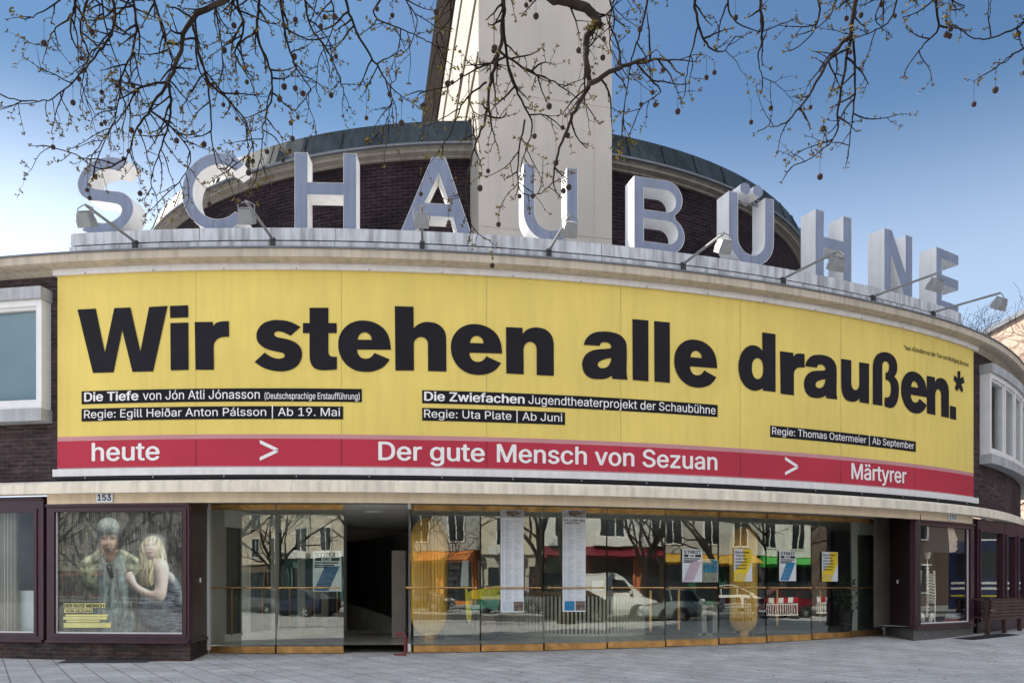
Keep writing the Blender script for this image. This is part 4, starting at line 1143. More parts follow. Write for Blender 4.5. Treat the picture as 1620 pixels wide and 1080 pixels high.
b = MB(); poly(b, fn, rc_(.03, .42, .97, .97), 0); poly(b, fn, rc_(.03, .03, .97, .42), 1); b.build('image', [mat('print_sky_blue', (.05, .30, .52), .6, .5, 14), mat('print_sand', (.42, .42, .36), .6, .4, 16)], root)

# the large photographic poster in the display window
off = -.075
root, fn0 = sheet('photo_poster', 84, 295, 803, 1006, 'large photo poster of a hooded man beside a laughing blond woman in rain', 'poster', off, base=mat('rain_photo', (.095, .088, .075), .55, .6, 5, streak=.5))
def zp(x, y, k):                         # coordinates of the poster print
    th_, z_ = pix(100 + x / 4.91, 790 + y / 4.91, off)
    return WP(th_, off + .0012 * k, z_)

# the printed photograph itself: a fine flat grid whose points carry the ink colours
import numpy as np
def printed_photo():
    NX, NY = 250, 254
    X0, X1, Y0, Y1 = 2.0, 940.0, 84.0, 1038.0
    rg = np.random.RandomState(4)
    gx = np.linspace(X0, X1, NX); gy = np.linspace(Y0, Y1, NY); X, Y = np.meshgrid(gx, gy)
    def blur(a, r):
        r = max(1, int(r))
        for _ in range(2):
            for ax in (0, 1):
                p_ = [(0, 0), (0, 0)]; p_[ax] = (r, r); q = np.pad(a, p_, mode='edge'); c = np.cumsum(q, axis=ax)
                z_ = np.zeros_like(np.take(c, [0], axis=ax)); c = np.concatenate([z_, c], axis=ax); n_ = a.shape[ax]
                a = (np.take(c, range(2 * r + 1, 2 * r + 1 + n_), axis=ax) - np.take(c, range(0, n_), axis=ax)) / (2 * r + 1)
        return a
    def noise2(rx, ry):
        a = rg.rand(NY, NX)
        if rx > 0: a = blur(a, rx) if rx == ry else a
        if rx != ry:
            for ax, r in ((1, rx), (0, ry)):
                if r < 1: continue
                k_ = np.ones(2 * r + 1) / (2 * r + 1); a = np.apply_along_axis(lambda m: np.convolve(np.pad(m, r, mode='wrap'), k_, 'valid'), ax, a)
        a = a - a.mean(); return a / (a.std() + 1e-9)
    def mask(pts):
        c = smooth_contour([(p[0], p[1], 1) for p in pts], 5); m = np.zeros(X.shape, bool)
        for t in range(len(c)):
            (xa, ya), (xb, yb) = c[t], c[(t + 1) % len(c)]
            cond = ((ya <= Y) != (yb <= Y))
            if ya != yb: m ^= cond & (xa + (Y - ya) * (xb - xa) / (yb - ya) > X)
        return m.astype(float)
    img = np.zeros((NY, NX, 3))
    streak = noise2(1, 14); leafy = noise2(3, 3); big = noise2(16, 16)
    base = .060 + .016 * big + .026 * np.clip(streak, -.8, 2.6) + .012 * leafy
    img[:] = np.clip(base, .012, 1)[..., None] * np.array([1.0, .95, .80])
    lf = np.clip((300 - X) / 300, 0, 1)[..., None]; img *= (1 - .35 * lf)
    def layer(pts, col, relief=8, k=1.0, tex=None, soft=1, light=(.55, -.8)):
        m = mask(pts); al = .5 * blur(m, soft) + .5 * m; al = np.clip(al, 0, 1)
        h = blur(m, relief); k = k * 1.2; dy, dx = np.gradient(h); sh = 1 + k * relief * (dx * -light[0] * 1.2 + dy * -light[1] * 1.2)
        sh *= .72 + .36 * h
        c = np.array(col)[None, None, :] * np.clip(sh, .18, 2.0)[..., None]
        if tex is not None: c = c * np.clip(1 + tex, .15, 2.4)[..., None]
        img[:] = img * (1 - al[..., None]) + c * al[..., None]
        return m
    def blob(cx, cy, sx, sy, col, amt, ang=0, m=None):
        a = R(ang); u = (X - cx) * math.cos(a) + (Y - cy) * math.sin(a); v = -(X - cx) * math.sin(a) + (Y - cy) * math.cos(a)
        w_ = amt * np.exp(-.5 * ((u / sx) ** 2 + (v / sy) ** 2))
        if m is not None: w_ = w_ * m
        img[:] = img * (1 - w_[..., None]) + np.array(col)[None, None, :] * w_[..., None]
    t_c = noise2(2, 5); t_f = noise2(1, 1); t_m = noise2(4, 4)
    # man: jacket, shirt, neck, head, cap
    layer([(108,540),(118,495),(160,458),(225,420),(290,386),(350,440),(420,383),(470,392),(540,430),(596,472),(586,560),(520,640),(525,760),(533,1040),(250,1040),(246,760),(150,660)], (.185, .195, .12), 9, 1.5, .38 * t_m + .16 * t_f)
    for q in (((135,480),(225,425),(288,395),(300,430),(240,450),(160,500)), ((428,386),(480,398),(585,468),(575,500),(520,470),(455,425))): layer(list(q), (.30, .31, .22), 3, .9, .45 * t_m + .2 * t_f, 3)
    sm = layer([(300,430),(350,486),(412,420),(470,452),(492,600),(512,760),(528,1040),(270,1040),(262,700),(272,540)], (.15, .185, .17), 10, 1.5, .22 * t_c + .14 * t_m)
    for cx_, cy_, sx_, sy_, a_ in ((310,560,8,90,6), (420,600,7,110,-5), (365,700,9,120,3), (455,760,8,120,-6), (300,820,8,90,4)): blob(cx_, cy_, sx_, sy_, (.04, .05, .05), .6, a_, sm); blob(cx_ + 20, cy_ - 10, sx_, sy_ * .8, (.42, .46, .44), .45, a_, sm)
    blob(258, 800, 10, 150, (.012, .012, .012), .8); blob(515, 780, 10, 150, (.012, .012, .012), .8)
    layer([(302,370),(350,400),(412,375),(416,420),(395,465),(352,492),(318,462)], (.30, .19, .135), 6, 1.2)
    blob(360, 418, 55, 14, (.07, .042, .03), .75)
    fm = layer([(288,270),(350,262),(416,275),(425,328),(416,378),(394,402),(354,415),(318,398),(294,352)], (.50, .335, .25), 10, 1.2, .05 * t_f)
    for x_ in (322, 388): blob(x_, 301, 20, 9, (.035, .02, .018), .97, 0, fm); blob(x_, 303, 7, 3, (.30, .26, .22), .5, 0, fm)
    blob(352, 283, 70, 11, (.04, .03, .025), .75, 0, fm); blob(356, 320, 6, 18, (.68, .49, .38), .75, 0, fm); blob(360, 344, 13, 4, (.13, .07, .05), .8, 0, fm)
    blob(314, 332, 15, 12, (.74, .52, .40), .75, 0, fm); blob(397, 333, 11, 10, (.58, .39, .29), .5, 0, fm)
    blob(355, 392, 60, 19, (.085, .052, .035), .9, 0, fm); blob(356, 356, 32, 5.5, (.10, .06, .04), .85, 0, fm); blob(304, 372, 9, 26, (.12, .07, .05), .6, 0, fm); blob(410, 372, 9, 26, (.09, .055, .04), .7, 0, fm)
    blob(356, 368, 19, 4, (.38, .15, .12), .9, 0, fm); blob(356, 372, 17, 1.8, (.07, .03, .03), .8, 0, fm); blob(421, 335, 9, 50, (.06, .04, .035), .7, 0, fm)
    cm = layer([(262,300),(258,225),(282,168),(338,139),(395,149),(432,190),(445,245),(446,312),(434,318),(424,290),(405,276),(350,276),(298,283),(282,310)], (.25, .285, .27), 12, 1.7, .16 * noise2(1, 4) + .08 * t_f)
    blob(442, 285, 12, 60, (.012, .014, .015), .95); blob(325, 180, 32, 20, (.50, .54, .51), .55, 0, cm); blob(352, 268, 75, 7, (.07, .08, .075), .6, 0, cm)
    layer([(336,512),(362,497),(378,535),(394,600),(372,614),(350,575)], (.02, .018, .018), 3, 1.0, None, 1); blob(358, 520, 4, 10, (.45, .45, .42), .6, -20)
    # woman: dress, back, hair, shoulder and arm, hand, face
    layer([(800,560),(862,585),(908,660),(940,760),(940,1040),(780,1040),(596,950),(606,760),(690,720),(750,790),(790,760),(800,690)], (.10, .115, .135), 9, 1.6, .45 * noise2(7, 1) + .15 * t_m)
    blob(868, 640, 12, 60, (.50, .53, .55), .7, -28); blob(925, 760, 12, 30, (.60, .63, .66), .7); blob(690, 880, 70, 40, (.03, .035, .04), .6); blob(700, 730, 50, 26, (.02, .02, .022), .75)
    layer([(812,560),(850,575),(870,620),(850,650),(815,620)], (.58, .57, .53), 4, 1.2)
    hs = .34 * np.sin((X + 16 * np.sin(Y / 43.0)) / 5.2) + .25 * noise2(1, 9)
    layer([(586,500),(588,410),(606,345),(648,297),(700,283),(752,305),(780,368),(806,490),(775,560),(712,600),(694,660),(640,672),(598,625)], (.50, .44, .285), 10, 1.3, hs)
    blob(632, 580, 34, 60, (.17, .13, .07), .6); blob(700, 300, 46, 20, (.90, .87, .74), .7); blob(770, 400, 16, 60, (.86, .83, .71), .55)
    am = layer([(705,486),(748,455),(802,480),(820,540),(806,700),(792,760),(752,794),(690,774),(612,743),(545,694),(496,646),(482,606),(498,570),(528,556),(550,586),(572,646),(614,678),(688,708),(712,690),(704,600)], (.70, .575, .495), 9, 1.9, .03 * t_f)
    blob(704, 610, 13, 80, (.24, .15, .11), .55, 0, am); blob(745, 742, 40, 10, (.80, .50, .42), .5, 20, am); blob(650, 738, 60, 9, (.28, .18, .14), .55, 22, am); blob(768, 560, 20, 90, (.90, .80, .73), .5, 0, am)
    for t in range(4): blob(508 + 2 * t, 582 + 15 * t, 16, 2.2, (.24, .15, .11), .8, -12, am)
    blob(540, 572, 3, 12, (.24, .15, .11), .6, 20, am)
    wm = layer([(634,415),(636,360),(662,326),(712,330),(736,372),(724,428),(690,464),(654,456)], (.74, .60, .515), 9, 1.3, .02 * t_f)
    blob(656, 353, 12, 3, (.12, .08, .06), .9, 8, wm); blob(704, 350, 13, 3, (.12, .08, .06), .9, 4, wm); blob(656, 341, 13, 2.5, (.33, .23, .16), .6, 8, wm); blob(706, 337, 13, 2.5, (.33, .23, .16), .6, 4, wm)
    blob(682, 362, 5, 13, (.93, .82, .75), .6, 0, wm); blob(680, 378, 9, 3, (.40, .24, .2), .75, 0, wm); blob(674, 402, 22, 9, (.30, .08, .075), .95, 6, wm); blob(674, 399, 16, 3.2, (.92, .88, .84), .95, 6, wm)
    blob(646, 384, 9, 9, (.84, .58, .50), .6, 0, wm); blob(712, 386, 10, 10, (.84, .58, .50), .6, 0, wm); blob(690, 452, 34, 9, (.22, .14, .1), .7, -18)
    blob(640, 420, 7, 40, (.24, .17, .1), .7); blob(736, 420, 9, 46, (.55, .48, .33), .6)
    # rain over everything
    rn = np.clip(noise2(0, 9) - 1.35, 0, 2.2)[..., None] * .085; img[:] = np.clip(img + rn * np.array([1, 1, .95]), .008, .95)
    vs_, fs_ = [], []
    for r_ in range(NY):
        for c_ in range(NX): vs_.append(tuple(zp(gx[c_], gy[r_], 2) - ORG[root.name]))
    for r_ in range(NY - 1):
        for c_ in range(NX - 1):
            n_ = r_ * NX + c_; fs_.append((n_ + NX, n_ + NX + 1, n_ + 1, n_))
    me = bpy.data.meshes.new('printed_picture'); me.from_pydata(vs_, [], fs_)
    at_ = me.color_attributes.new('ink', 'FLOAT_COLOR', 'POINT')
    at_.data.foreach_set('color', np.concatenate([img.reshape(-1, 3), np.ones((NX * NY, 1))], 1).ravel().astype(np.float32))
    m_ = bpy.data.materials.new('photo_print_ink'); m_.use_nodes = True; nn_ = m_.node_tree; bs = nn_.nodes['Principled BSDF']; bs.inputs['Roughness'].default_value = .55
    vc = nn_.nodes.new('ShaderNodeVertexColor'); vc.layer_name = 'ink'; nn_.links.new(vc.outputs[0], bs.inputs['Base Color'])
    me.materials.append(m_); o = bpy.data.objects.new('printed_picture', me); COL.objects.link(o); o.parent = root; ORG[o.name] = ORG[root.name]
printed_photo()
b = MB(); pm = [mat('print_caption', (.80, .72, .26), .6, .1)]
for x0, y0, x1, y1 in ((8, 803, 329, 838), (12, 843, 232, 876), (22, 889, 350, 905), (5, 908, 345, 930), (28, 934, 288, 950), (8, 955, 375, 992)):
    b.face([zp(x0, y1, 15), zp(x1, y1, 15), zp(x1, y0, 15), zp(x0, y0, 15)], 0)
b.build('caption_bars', pm, root)
b = MB()
put_text(b, lambda u, v: zp(u, v, 17), 'DER GUTE MENSCH', 14, 322, 834, 810, .035, 0, res=2); put_text(b, lambda u, v: zp(u, v, 17), 'VON SEZUAN', 22, 226, 872, 850, .035, 0, res=2)
b.build('caption_lettering', M_pblack, root)

# far-left display window: pale board and hanging cloth
p = [WP(TH(-60), -.35, 0), WP(TH(52), -.35, 0)]
b = MB(); arcbox(b, TH(-150), TH(53), -.40, -.36, .45, 1.34); tag(b.build('display_board', mat('board_pale', (.52, .60, .62), .6, .08)), 'pale blue board standing in the leftmost shop window', 'board')
b = MB(); arcbox(b, TH(-190), TH(70), -1.2, -1.12, .3, 3.1); b.build('window_back', mat('window_back_grey', (.12, .115, .11), .7, .3, 1), theatre)
b = MB(); n = 40; a0, a1 = TH(-30), TH(12)
for i in range(n):
    t0, t1 = a0 + (a1 - a0) * i / n, a0 + (a1 - a0) * (i + 1) / n
    f0, f1 = -.28 + .05 * math.sin(i * 1.3), -.28 + .05 * math.sin((i + 1) * 1.3)
    b.face([WP(t0, f0, .5), WP(t1, f1, .5), WP(t1, f1, 2.95), WP(t0, f0, 2.95)])
tag(b.build('curtain', mat('curtain_cloth', (.42, .41, .38), .8, .1), smooth=True), 'grey folded curtain hanging in the leftmost shop window', 'curtain')

# right display window: profile poster, skeleton, books
off = -.10
root, fn = sheet('profile_poster', 1462, 1536, 832, 874, 'black poster with a pale face in profile, in the right shop window', 'poster', off, base=M_pblack)
b = MB(); c = smooth_contour([(.44, .98), (.55, .97, 1), (.60, .80, 1), (.67, .52), (.64, .46, 1), (.66, .36, 1), (.64, .28, 1), (.66, .18, 1), (.60, .06, 1), (.48, .02), (.47, .5, 1)], 4)
V, T = cdt([c], True)
for t in T: b.face([fn(V[i].x, V[i].y, 2) for i in t])
b.build('printed_face', mat('print_pale_face', (.72, .55, .44), .6, .2, 6), root)
b = MB(); arcbox(b, C0, C1, -1.1, -1.02, .42, 3.1); b.build('window_back', mat('window_back_brown', (.10, .085, .075), .7, .3, 1), theatre)
b = MB(); arc(b, C0, C1, [(-1.0, .47), (-.1, .47)]); b.build('window_floor', M_winwhite, theatre)
M_bone = mat('bone', (.80, .76, .66), .6, .15, 8)
def W3(x, y, off): t, z = pix(x, y, off); return WP(t, off, z)
sko = -.24
base = W3(1466, 985, sko)
root = empty('model_skeleton', base, 'white model skeleton torso hanging in the right shop window', 'skeleton')
t_ = TH(1466, sko); tg, nr = WT(t_), WN(t_)
b = MB(); b.tube([W3(1467, 895, sko), W3(1468, 935, sko), W3(1466, 976, sko)], .022, 6)
for k in range(14): q = W3(1467, 898 + k * 5.6, sko); b.box(q.x, q.y, q.z, .06, .06, .03, t_)
b.build('spine', M_bone, root)
b = MB()
for k in range(10):
    c = W3(1467, 906 + k * 4.6, sko); rx = .11 + .03 * math.sin(k / 9 * 3.0)
    for sg in (-1, 1):
        b.tube([c + tg * (sg * rx * math.sin(a * math.pi)) + nr * (.11 * (1 - math.cos(a * math.pi)) / 1.3) + Vector((0, 0, -.09 * a)) for a in [i / 8 for i in range(9)]], .011, 5)
b.build('ribs', M_bone, root)
b = MB()
for sg in (-1, 1):
    c = W3(1466 + sg * 7, 975, sko); b.tube([c + Vector((0, 0, .10)) + tg * sg * .04, c + tg * sg * .02, c - Vector((0, 0, .12)) - tg * sg * .05], [.03, .07, .035], 8)
b.build('pelvis', M_bone, root)
for sg in (-1, 1):
    b = MB(); c = W3(1467 + sg * 10.5, 902, sko); e = W3(1467 + sg * 12.5, 945, sko); h = W3(1467 + sg * 11.5, 985, sko)
    b.tube([c, e], [.026, .02], 6); b.tube([e, h], [.02, .016], 6); b.build('arm', M_bone, root)
b = MB(); c = W3(1467, 893, sko); b.tube([c - tg * .17, c, c + tg * .17], .014, 6); b.build('collarbone', M_bone, root)
b = MB(); b.tube([W3(1467, 895, sko), W3(1467, 884, sko)], .012, 5); c = W3(1467, 876, sko)
b.lathe(c, [(0, -.13), (.05, -.11), (.07, -.03), (.09, .04), (.085, .10), (.04, .14), (0, .15)], 12); b.build('skull', M_bone, root)
random.seed(11)
q = W3(1512, 978, -.4)
for k in range(4):
    col = ((.6, .62, .66), (.35, .05, .06), (.66, .66, .66), (.3, .36, .42))[k]
    b = MB(); b.box(q.x, q.y, .47 + .07 * k + .034, .55 - .05 * k, .32, .066, t_ + .08 * (k - 1)); 
    lab = ('grey-white book at the bottom of the stack in the right shop window', 'red book second from the bottom of the window stack', 'white book third in the window stack', 'blue-grey book on top of the window stack')[k]
    tag(b.build('book', mat('book_cover', col, .6)), lab, 'book')

# ------------------------------------------------------------------ foyer furniture
FZ = .226
def fluted(name, xc, Y, w, z0, z1, lab):
    q = depthpt(xc, 929, Y); r = w / 2; cap = r * 1.15
    root = empty(name, (q.x, q.y, z0), lab, 'column')
    b = MB(); n = 72; prof = []
    for i in range(8): a = i / 8 * math.pi / 2; prof.append((r * math.sin(a) , z0 + cap * (1 - math.cos(a))))
    prof += [(r, z0 + cap), (r, z1 - cap)]
    for i in range(1, 9): a = i / 8 * math.pi / 2; prof.append((r * math.cos(a), z1 - cap + cap * math.sin(a)))
    def PT(rr, z, k): f = 1 - .07 * (k % 2); a = 2 * math.pi * k / n; return (q.x + rr * f * math.cos(a), q.y + rr * f * math.sin(a), z)
    for (r0, za), (r1, zb) in zip(prof, prof[1:]):
        for k in range(n): b.face([PT(r0, za, k), PT(r0, za, k + 1), PT(r1, zb, k + 1), PT(r1, zb, k)])
    b.build('shaft', M_gold, root, smooth=False)
    b = MB(); b.lathe((q.x, q.y, 0), [(r * .5, FZ), (r * .5, z0 + .12)], 20); b.build('base', M_brassd, root)
fluted('gold_column', 679, 18.7, .84, .30, 3.0, 'wide fluted gold column with rounded ends just right of the open doorway')
fluted('gold_column', 1176, 20.0, .66, .30, 2.88, 'narrower fluted gold column with rounded ends behind the yellow poster')
# reception desk
cx, cy, rd = 1.58, 21.15, 1.80
desk = empty('reception_desk', (cx, cy, FZ), 'curved pale slatted reception desk with a wooden top behind the doors', 'desk')
M_slat = mat('slat_cream', (.80, .77, .66), .5, .08); M_wood = mat('warm_wood', (.30, .17, .09), .45, .3, 4)
b = MB(); n = 60
for i in range(n):
    a = R(-92 + 184 * i / (n - 1)); b.box(cx + rd * math.sin(a), cy - rd * math.cos(a) * .85, FZ + .52, .048, .05, .90, a)
b.build('slats', M_slat, desk)
b = MB()
for i in range(36):
    a0, a1 = R(-92 + 184 * i / 36), R(-92 + 184 * (i + 1) / 36)
    P_ = lambda a, r, z: (cx + r * math.sin(a), cy - r * .85 * math.cos(a), z)
    b.face([P_(a0, rd - .06, FZ), P_(a1, rd - .06, FZ), P_(a1, rd - .06, FZ + .98), P_(a0, rd - .06, FZ + .98)])
b.build('carcass', mat('desk_dark', (.05, .045, .035), .6), desk)
b = MB()
for i in range(36):
    a0, a1 = R(-94 + 188 * i / 36), R(-94 + 188 * (i + 1) / 36)
    for ra, rb, za, zb in ((rd + .05, rd + .05, FZ + .98, FZ + 1.09), (rd + .05, rd - .55, FZ + 1.09, FZ + 1.09), (rd + .05, rd - .5, FZ + .98, FZ + .98)):
        b.face([P_(a0, ra, za), P_(a1, ra, za), P_(a1, rb, zb), P_(a0, rb, zb)])
b.build('desk_top', M_wood, desk)
b = MB()
for i in range(36):
    a0, a1 = R(-91 + 182 * i / 36), R(-91 + 182 * (i + 1) / 36)
    b.face([P_(a0, rd + .045, FZ + .005), P_(a1, rd + .045, FZ + .005), P_(a1, rd + .045, FZ + .075), P_(a0, rd + .045, FZ + .075)])
b.build('kick_board', M_slat, desk)
def at_desk(a, r=-.25): a = R(a); return Vector((cx + (rd + r) * math.sin(a), cy - (rd + r) * .85 * math.cos(a), FZ + 1.092))
for a, lab in ((-24, 'black computer monitor at the left on the reception desk'), (-10, 'black computer monitor right of the other one on the reception desk')):
    q = at_desk(a, -.32); root = empty('monitor', q, lab, 'monitor')
    b = MB(); b.box(q.x, q.y, q.z + .30, .48, .04, .30, R(a)); b.build('screen', M_lampd, root)
    b = MB(); b.box(q.x, q.y + .03, q.z + .08, .05, .03, .16); b.box(q.x, q.y + .03, q.z + .006, .2, .14, .012); b.build('foot', M_lampd, root)
q = at_desk(-40, -.2); root = empty('flower_vase', q, 'small vase of pink flowers on the reception desk', 'flowers')
b = MB(); b.lathe(q, [(0, 0), (.04, .0), (.055, .06), (.03, .14), (.035, .16)], 12); b.build('vase', M_lampd, root)
b = MB()
for k in range(26):
    v = Vector((ru(-.09, .09), ru(-.09, .09), ru(.18, .34))); b.lathe(q + v, [(0, -.02), (.025, 0), (0, .02)], 6)
b.build('flowers', mat('petals', (.62, .33, .32), .7, .3), root)
q = at_desk(18, -.2); b = MB(); b.box(q.x, q.y, q.z + .13, .3, .02, .26, R(18)); tag(b.build('desk_notice', M_paper), 'upright white notice at the right on the reception desk', 'notice')
# brochure rack
q0, q1 = depthpt(706, 929, 18.9), depthpt(741, 929, 18.9); rcx = (q0.x + q1.x) / 2; rw = q1.x - q0.x
rack = empty('brochure_rack', (rcx, 18.9, FZ), 'tall brochure rack between the gold column and the yellow machine', 'rack')
M_rack = mat('rack_metal', (.20, .19, .17), .5)
b = MB()
for s in (-1, 1): b.box(rcx + s * rw / 2, 18.9, FZ + .95, .03, .25, 1.9)
b.box(rcx, 19.02, FZ + 1.0, rw, .02, 1.7); b.box(rcx, 18.85, FZ + .02, rw, .4, .04); b.build('frame', M_rack, rack)
random.seed(5)
for k in range(6):
    z = FZ + .35 + k * .25
    b = MB(); b.box(rcx, 18.84, z, rw - .03, .12, .03); b.box(rcx, 18.78, z + .05, rw - .03, .01, .07); sh = b.build('shelf', M_rack, rack)
    b = MB()
    for j in range(4):
        x = rcx - rw / 2 + .05 + (rw - .1) * (j + .5) / 4; b.box(x, 18.83, z + .10, .085, .03, .18 - .02 * (j % 2), 0, j % 3)
    b.build('leaflets', [mat('leaflet_a', (.35, .30, .26), .6), mat('leaflet_b', (.14, .13, .13), .6), mat('leaflet_c', (.30, .20, .16), .6)], sh)
# yellow and green wheeled machine
q = depthpt(772, 929, 18.75); mx, my = q.x, q.y
mc = empty('wheeled_machine', (mx, my, FZ), 'yellow and green machine with a large dark wheel inside the foyer', 'machine')
M_ty = mat('tyre_black', (.018, .018, .02), .7); M_mg = mat('machine_green', (.01, .32, .22), .4); M_my = mat('machine_yellow', (.88, .78, .02), .4)
def wheel_mesh(b, c, ax, r, wdt, mi=0, hub=None):
    c = Vector(c); ax = Vector(ax).normalized(); u = ax.cross(Vector((0, 0, 1))).normalized(); v = u.cross(ax)
    n = 28; prof = [(r * .62, -wdt / 2), (r * .9, -wdt / 2), (r, -wdt * .3), (r, wdt * .3), (r * .9, wdt / 2), (r * .62, wdt / 2)]
    for (r0, h0), (r1, h1) in zip(prof, prof[1:]):
        for k in range(n):
            a0, a1 = 2 * math.pi * k / n, 2 * math.pi * (k + 1) / n
            P2 = lambda rr, h, a: c + ax * h + (u * math.cos(a) + v * math.sin(a)) * rr
            b.face([P2(r0, h0, a0), P2(r0, h0, a1), P2(r1, h1, a1), P2(r1, h1, a0)], mi)
def disc(b, c, ax, r, h, mi=0, n=24, r2=None):
    c = Vector(c); ax = Vector(ax).normalized(); u = ax.cross(Vector((0, 0, 1))).normalized(); v = u.cross(ax)
    ring = lambda rr, hh: [c + ax * hh + (u * math.cos(2 * math.pi * k / n) + v * math.sin(2 * math.pi * k / n)) * rr for k in range(n)]
    a, d = ring(r, -h / 2), ring(r2 or r, h / 2)
    b.face(a[::-1], mi); b.face(d, mi)
    for k in range(n): b.face([a[k], a[(k + 1) % n], d[(k + 1) % n], d[k]], mi)
b = MB(); wheel_mesh(b, (mx - .02, my - .5, FZ + .36), (0, 1, 0), .36, .14); wh = b.build('wheel', M_ty, mc)
b = MB(); disc(b, (mx - .02, my - .52, FZ + .36), (0, 1, 0), .23, .08); b.build('hub', mat('hub_rust', (.18, .12, .09), .6), wh)
b = MB()
pts = [(-.55, .55), (-.35, .95), (.45, 1.0), (.75, .78), (.55, .55), (.1, .5)]
def xprism(b, pts, y0, y1, ox, oz, mi=0):
    f = [(ox + x, y0, oz + z) for x, z in pts]; k = [(ox + x, y1, oz + z) for x, z in pts]
    b.face(f[::-1], mi); b.face(k, mi)
    for i in range(len(pts)): b.face([f[i], f[(i + 1) % len(pts)], k[(i + 1) % len(pts)], k[i]], mi)
xprism(b, [(-.42, 1.02), (-.38, 1.10), (-.1, 1.16), (.55, 1.28), (.62, 1.2), (.2, 1.05), (.55, .97), (.5, .92), (-.3, .92)], my - .55, my + .2, mx, FZ); b.build('hood', M_my, mc)
b = MB(); xprism(b, [(-.40, .92), (.28, .92), (.22, .66), (.05, .52), (-.22, .55), (-.38, .7)], my - .5, my + .15, mx, FZ); b.build('tub', M_mg, mc)
b = MB(); xprism(b, [(-.62, .15), (-.36, .15), (-.33, 1.85), (-.58, 1.85), (-.66, 1.4)], my - .45, my - .1, mx, FZ); b.build('back_rest', M_ty, mc)
b = MB(); xprism(b, [(-.47, .5), (-.36, .3), (-.34, .9), (-.50, 1.25)], my - .47, my - .452, mx, FZ); b.build('stripe', M_my, mc)
b = MB(); xprism(b, [(-.60, 1.2), (-.42, 1.2), (-.42, 1.78), (-.56, 1.78)], my - .465, my - .452, mx, FZ); b.build('notice', M_paper, mc)
b = MB(); b.tube([(mx - .2, my - .3, FZ + 1.1), (mx - .2, my - .3, FZ + 1.75), (mx + .25, my - .3, FZ + 1.75), (mx + .3, my - .3, FZ + 1.15)], .02, 6); b.build('handle', M_lamp, mc)
# potted plant by the right-hand side door
q = depthpt(1338, 929, 20.9); pl = empty('potted_plant', (q.x, q.y, FZ), 'dark potted plant inside beside the black side door', 'plant')
b = MB(); b.lathe((q.x, q.y, FZ), [(.12, 0), (.17, .55), (.20, .62), (.17, .62), (0, .58)], 16); b.build('pot', M_lampd, pl)
random.seed(21); b = MB()
for k in range(260):
    a = ru(0, 6.28); h = ru(.6, 1.5); rr = ru(0, .32) * (1 - abs(h - 1.0) * .7); c = Vector((q.x + rr * math.cos(a), q.y + rr * math.sin(a), FZ + h)); d1 = Vector((ru(-1, 1), ru(-1, 1), ru(-.2, 1))).normalized() * .09; d2 = d1.cross(Vector((ru(-1, 1), ru(-1, 1), ru(-1, 1)))).normalized() * .03
    b.face([c, c + d1 * .5 + d2, c + d1, c + d1 * .5 - d2])
b.build('foliage', mat('dark_leaf', (.03, .06, .022), .5, .4, 8), pl)
# pale turnstile block
q = depthpt(1118, 929, 20.4); b = MB(); b.box(q.x - .12, q.y, FZ + .42, .12, .5, .84); b.box(q.x + .15, q.y, FZ + .38, .12, .5, .76); b.box(q.x, q.y, FZ + .80, .5, .5, .06); b.box(q.x, q.y, FZ + .03, .5, .5, .06)
tag(b.build('ticket_stand', mat('stand_grey', (.42, .45, .42), .5)), 'low pale grey stand inside, left of the narrower gold column', 'stand')

# ------------------------------------------------------------------ small things outside
q = depthpt(641, 1034, 16.6); z = gz(q.y); hp_ = empty('door_stop', (q.x, q.y, z), 'maroon tubular door stop standing at the open doorway', 'door stop')
b = MB(); b.tube([(q.x - .19, q.y, z + .43), (q.x - .05, q.y, z + .45), (q.x, q.y, z + .40), (q.x, q.y, z + .02)], .028, 8); b.build('bent_tube', mat('maroon_paint', (.22, .025, .03), .4, .15), hp_)
b = MB(); b.box(q.x - .1, q.y, z + .02, .24, .08, .035); b.build('foot_plate', MT['maroon_paint'], hp_)
def grate(pts, lab):
    P_ = [depthpt(x, y, EYE / ((y - HZ) / F)) for x, y in pts]
    c = sum(P_, Vector()) / len(P_)
    b = MB(); b.face([(p.x, p.y, gz(p.y) + .006) for p in P_]); n = 24
    for i in range(n):
        f = (i + .5) / n; a = P_[0].lerp(P_[1], f); d = P_[3].lerp(P_[2], f); a.z = gz(a.y) + .008; d.z = gz(d.y) + .008
        dx = (P_[1] - P_[0]).normalized() * .012; b.face([a - dx, a + dx, d + dx, d - dx], 1)
    tag(b.build('light_well_grate', [M_black, M_gutter]), lab, 'grate')
grate(((88, 1048.5), (232, 1047.5), (250, 1041.5), (118, 1041.5)), 'dark metal grate in the paving below the poster window')
b = MB(); ga, gb = WP(TH(1497), .15, 0), WP(TH(1560), .35, 0)
for o in (0,):
    n1, n2 = WN(TH(1497)), WN(TH(1560)); z = lambda p: gz(p.y) + .006
    P4 = [ga + n1 * .5, gb + n2 * .5, gb, ga]; b.face([(p.x, p.y, z(p)) for p in P4])
tag(b.build('light_well_grate', M_black), 'dark metal grate in the paving below the right shop window', 'grate')
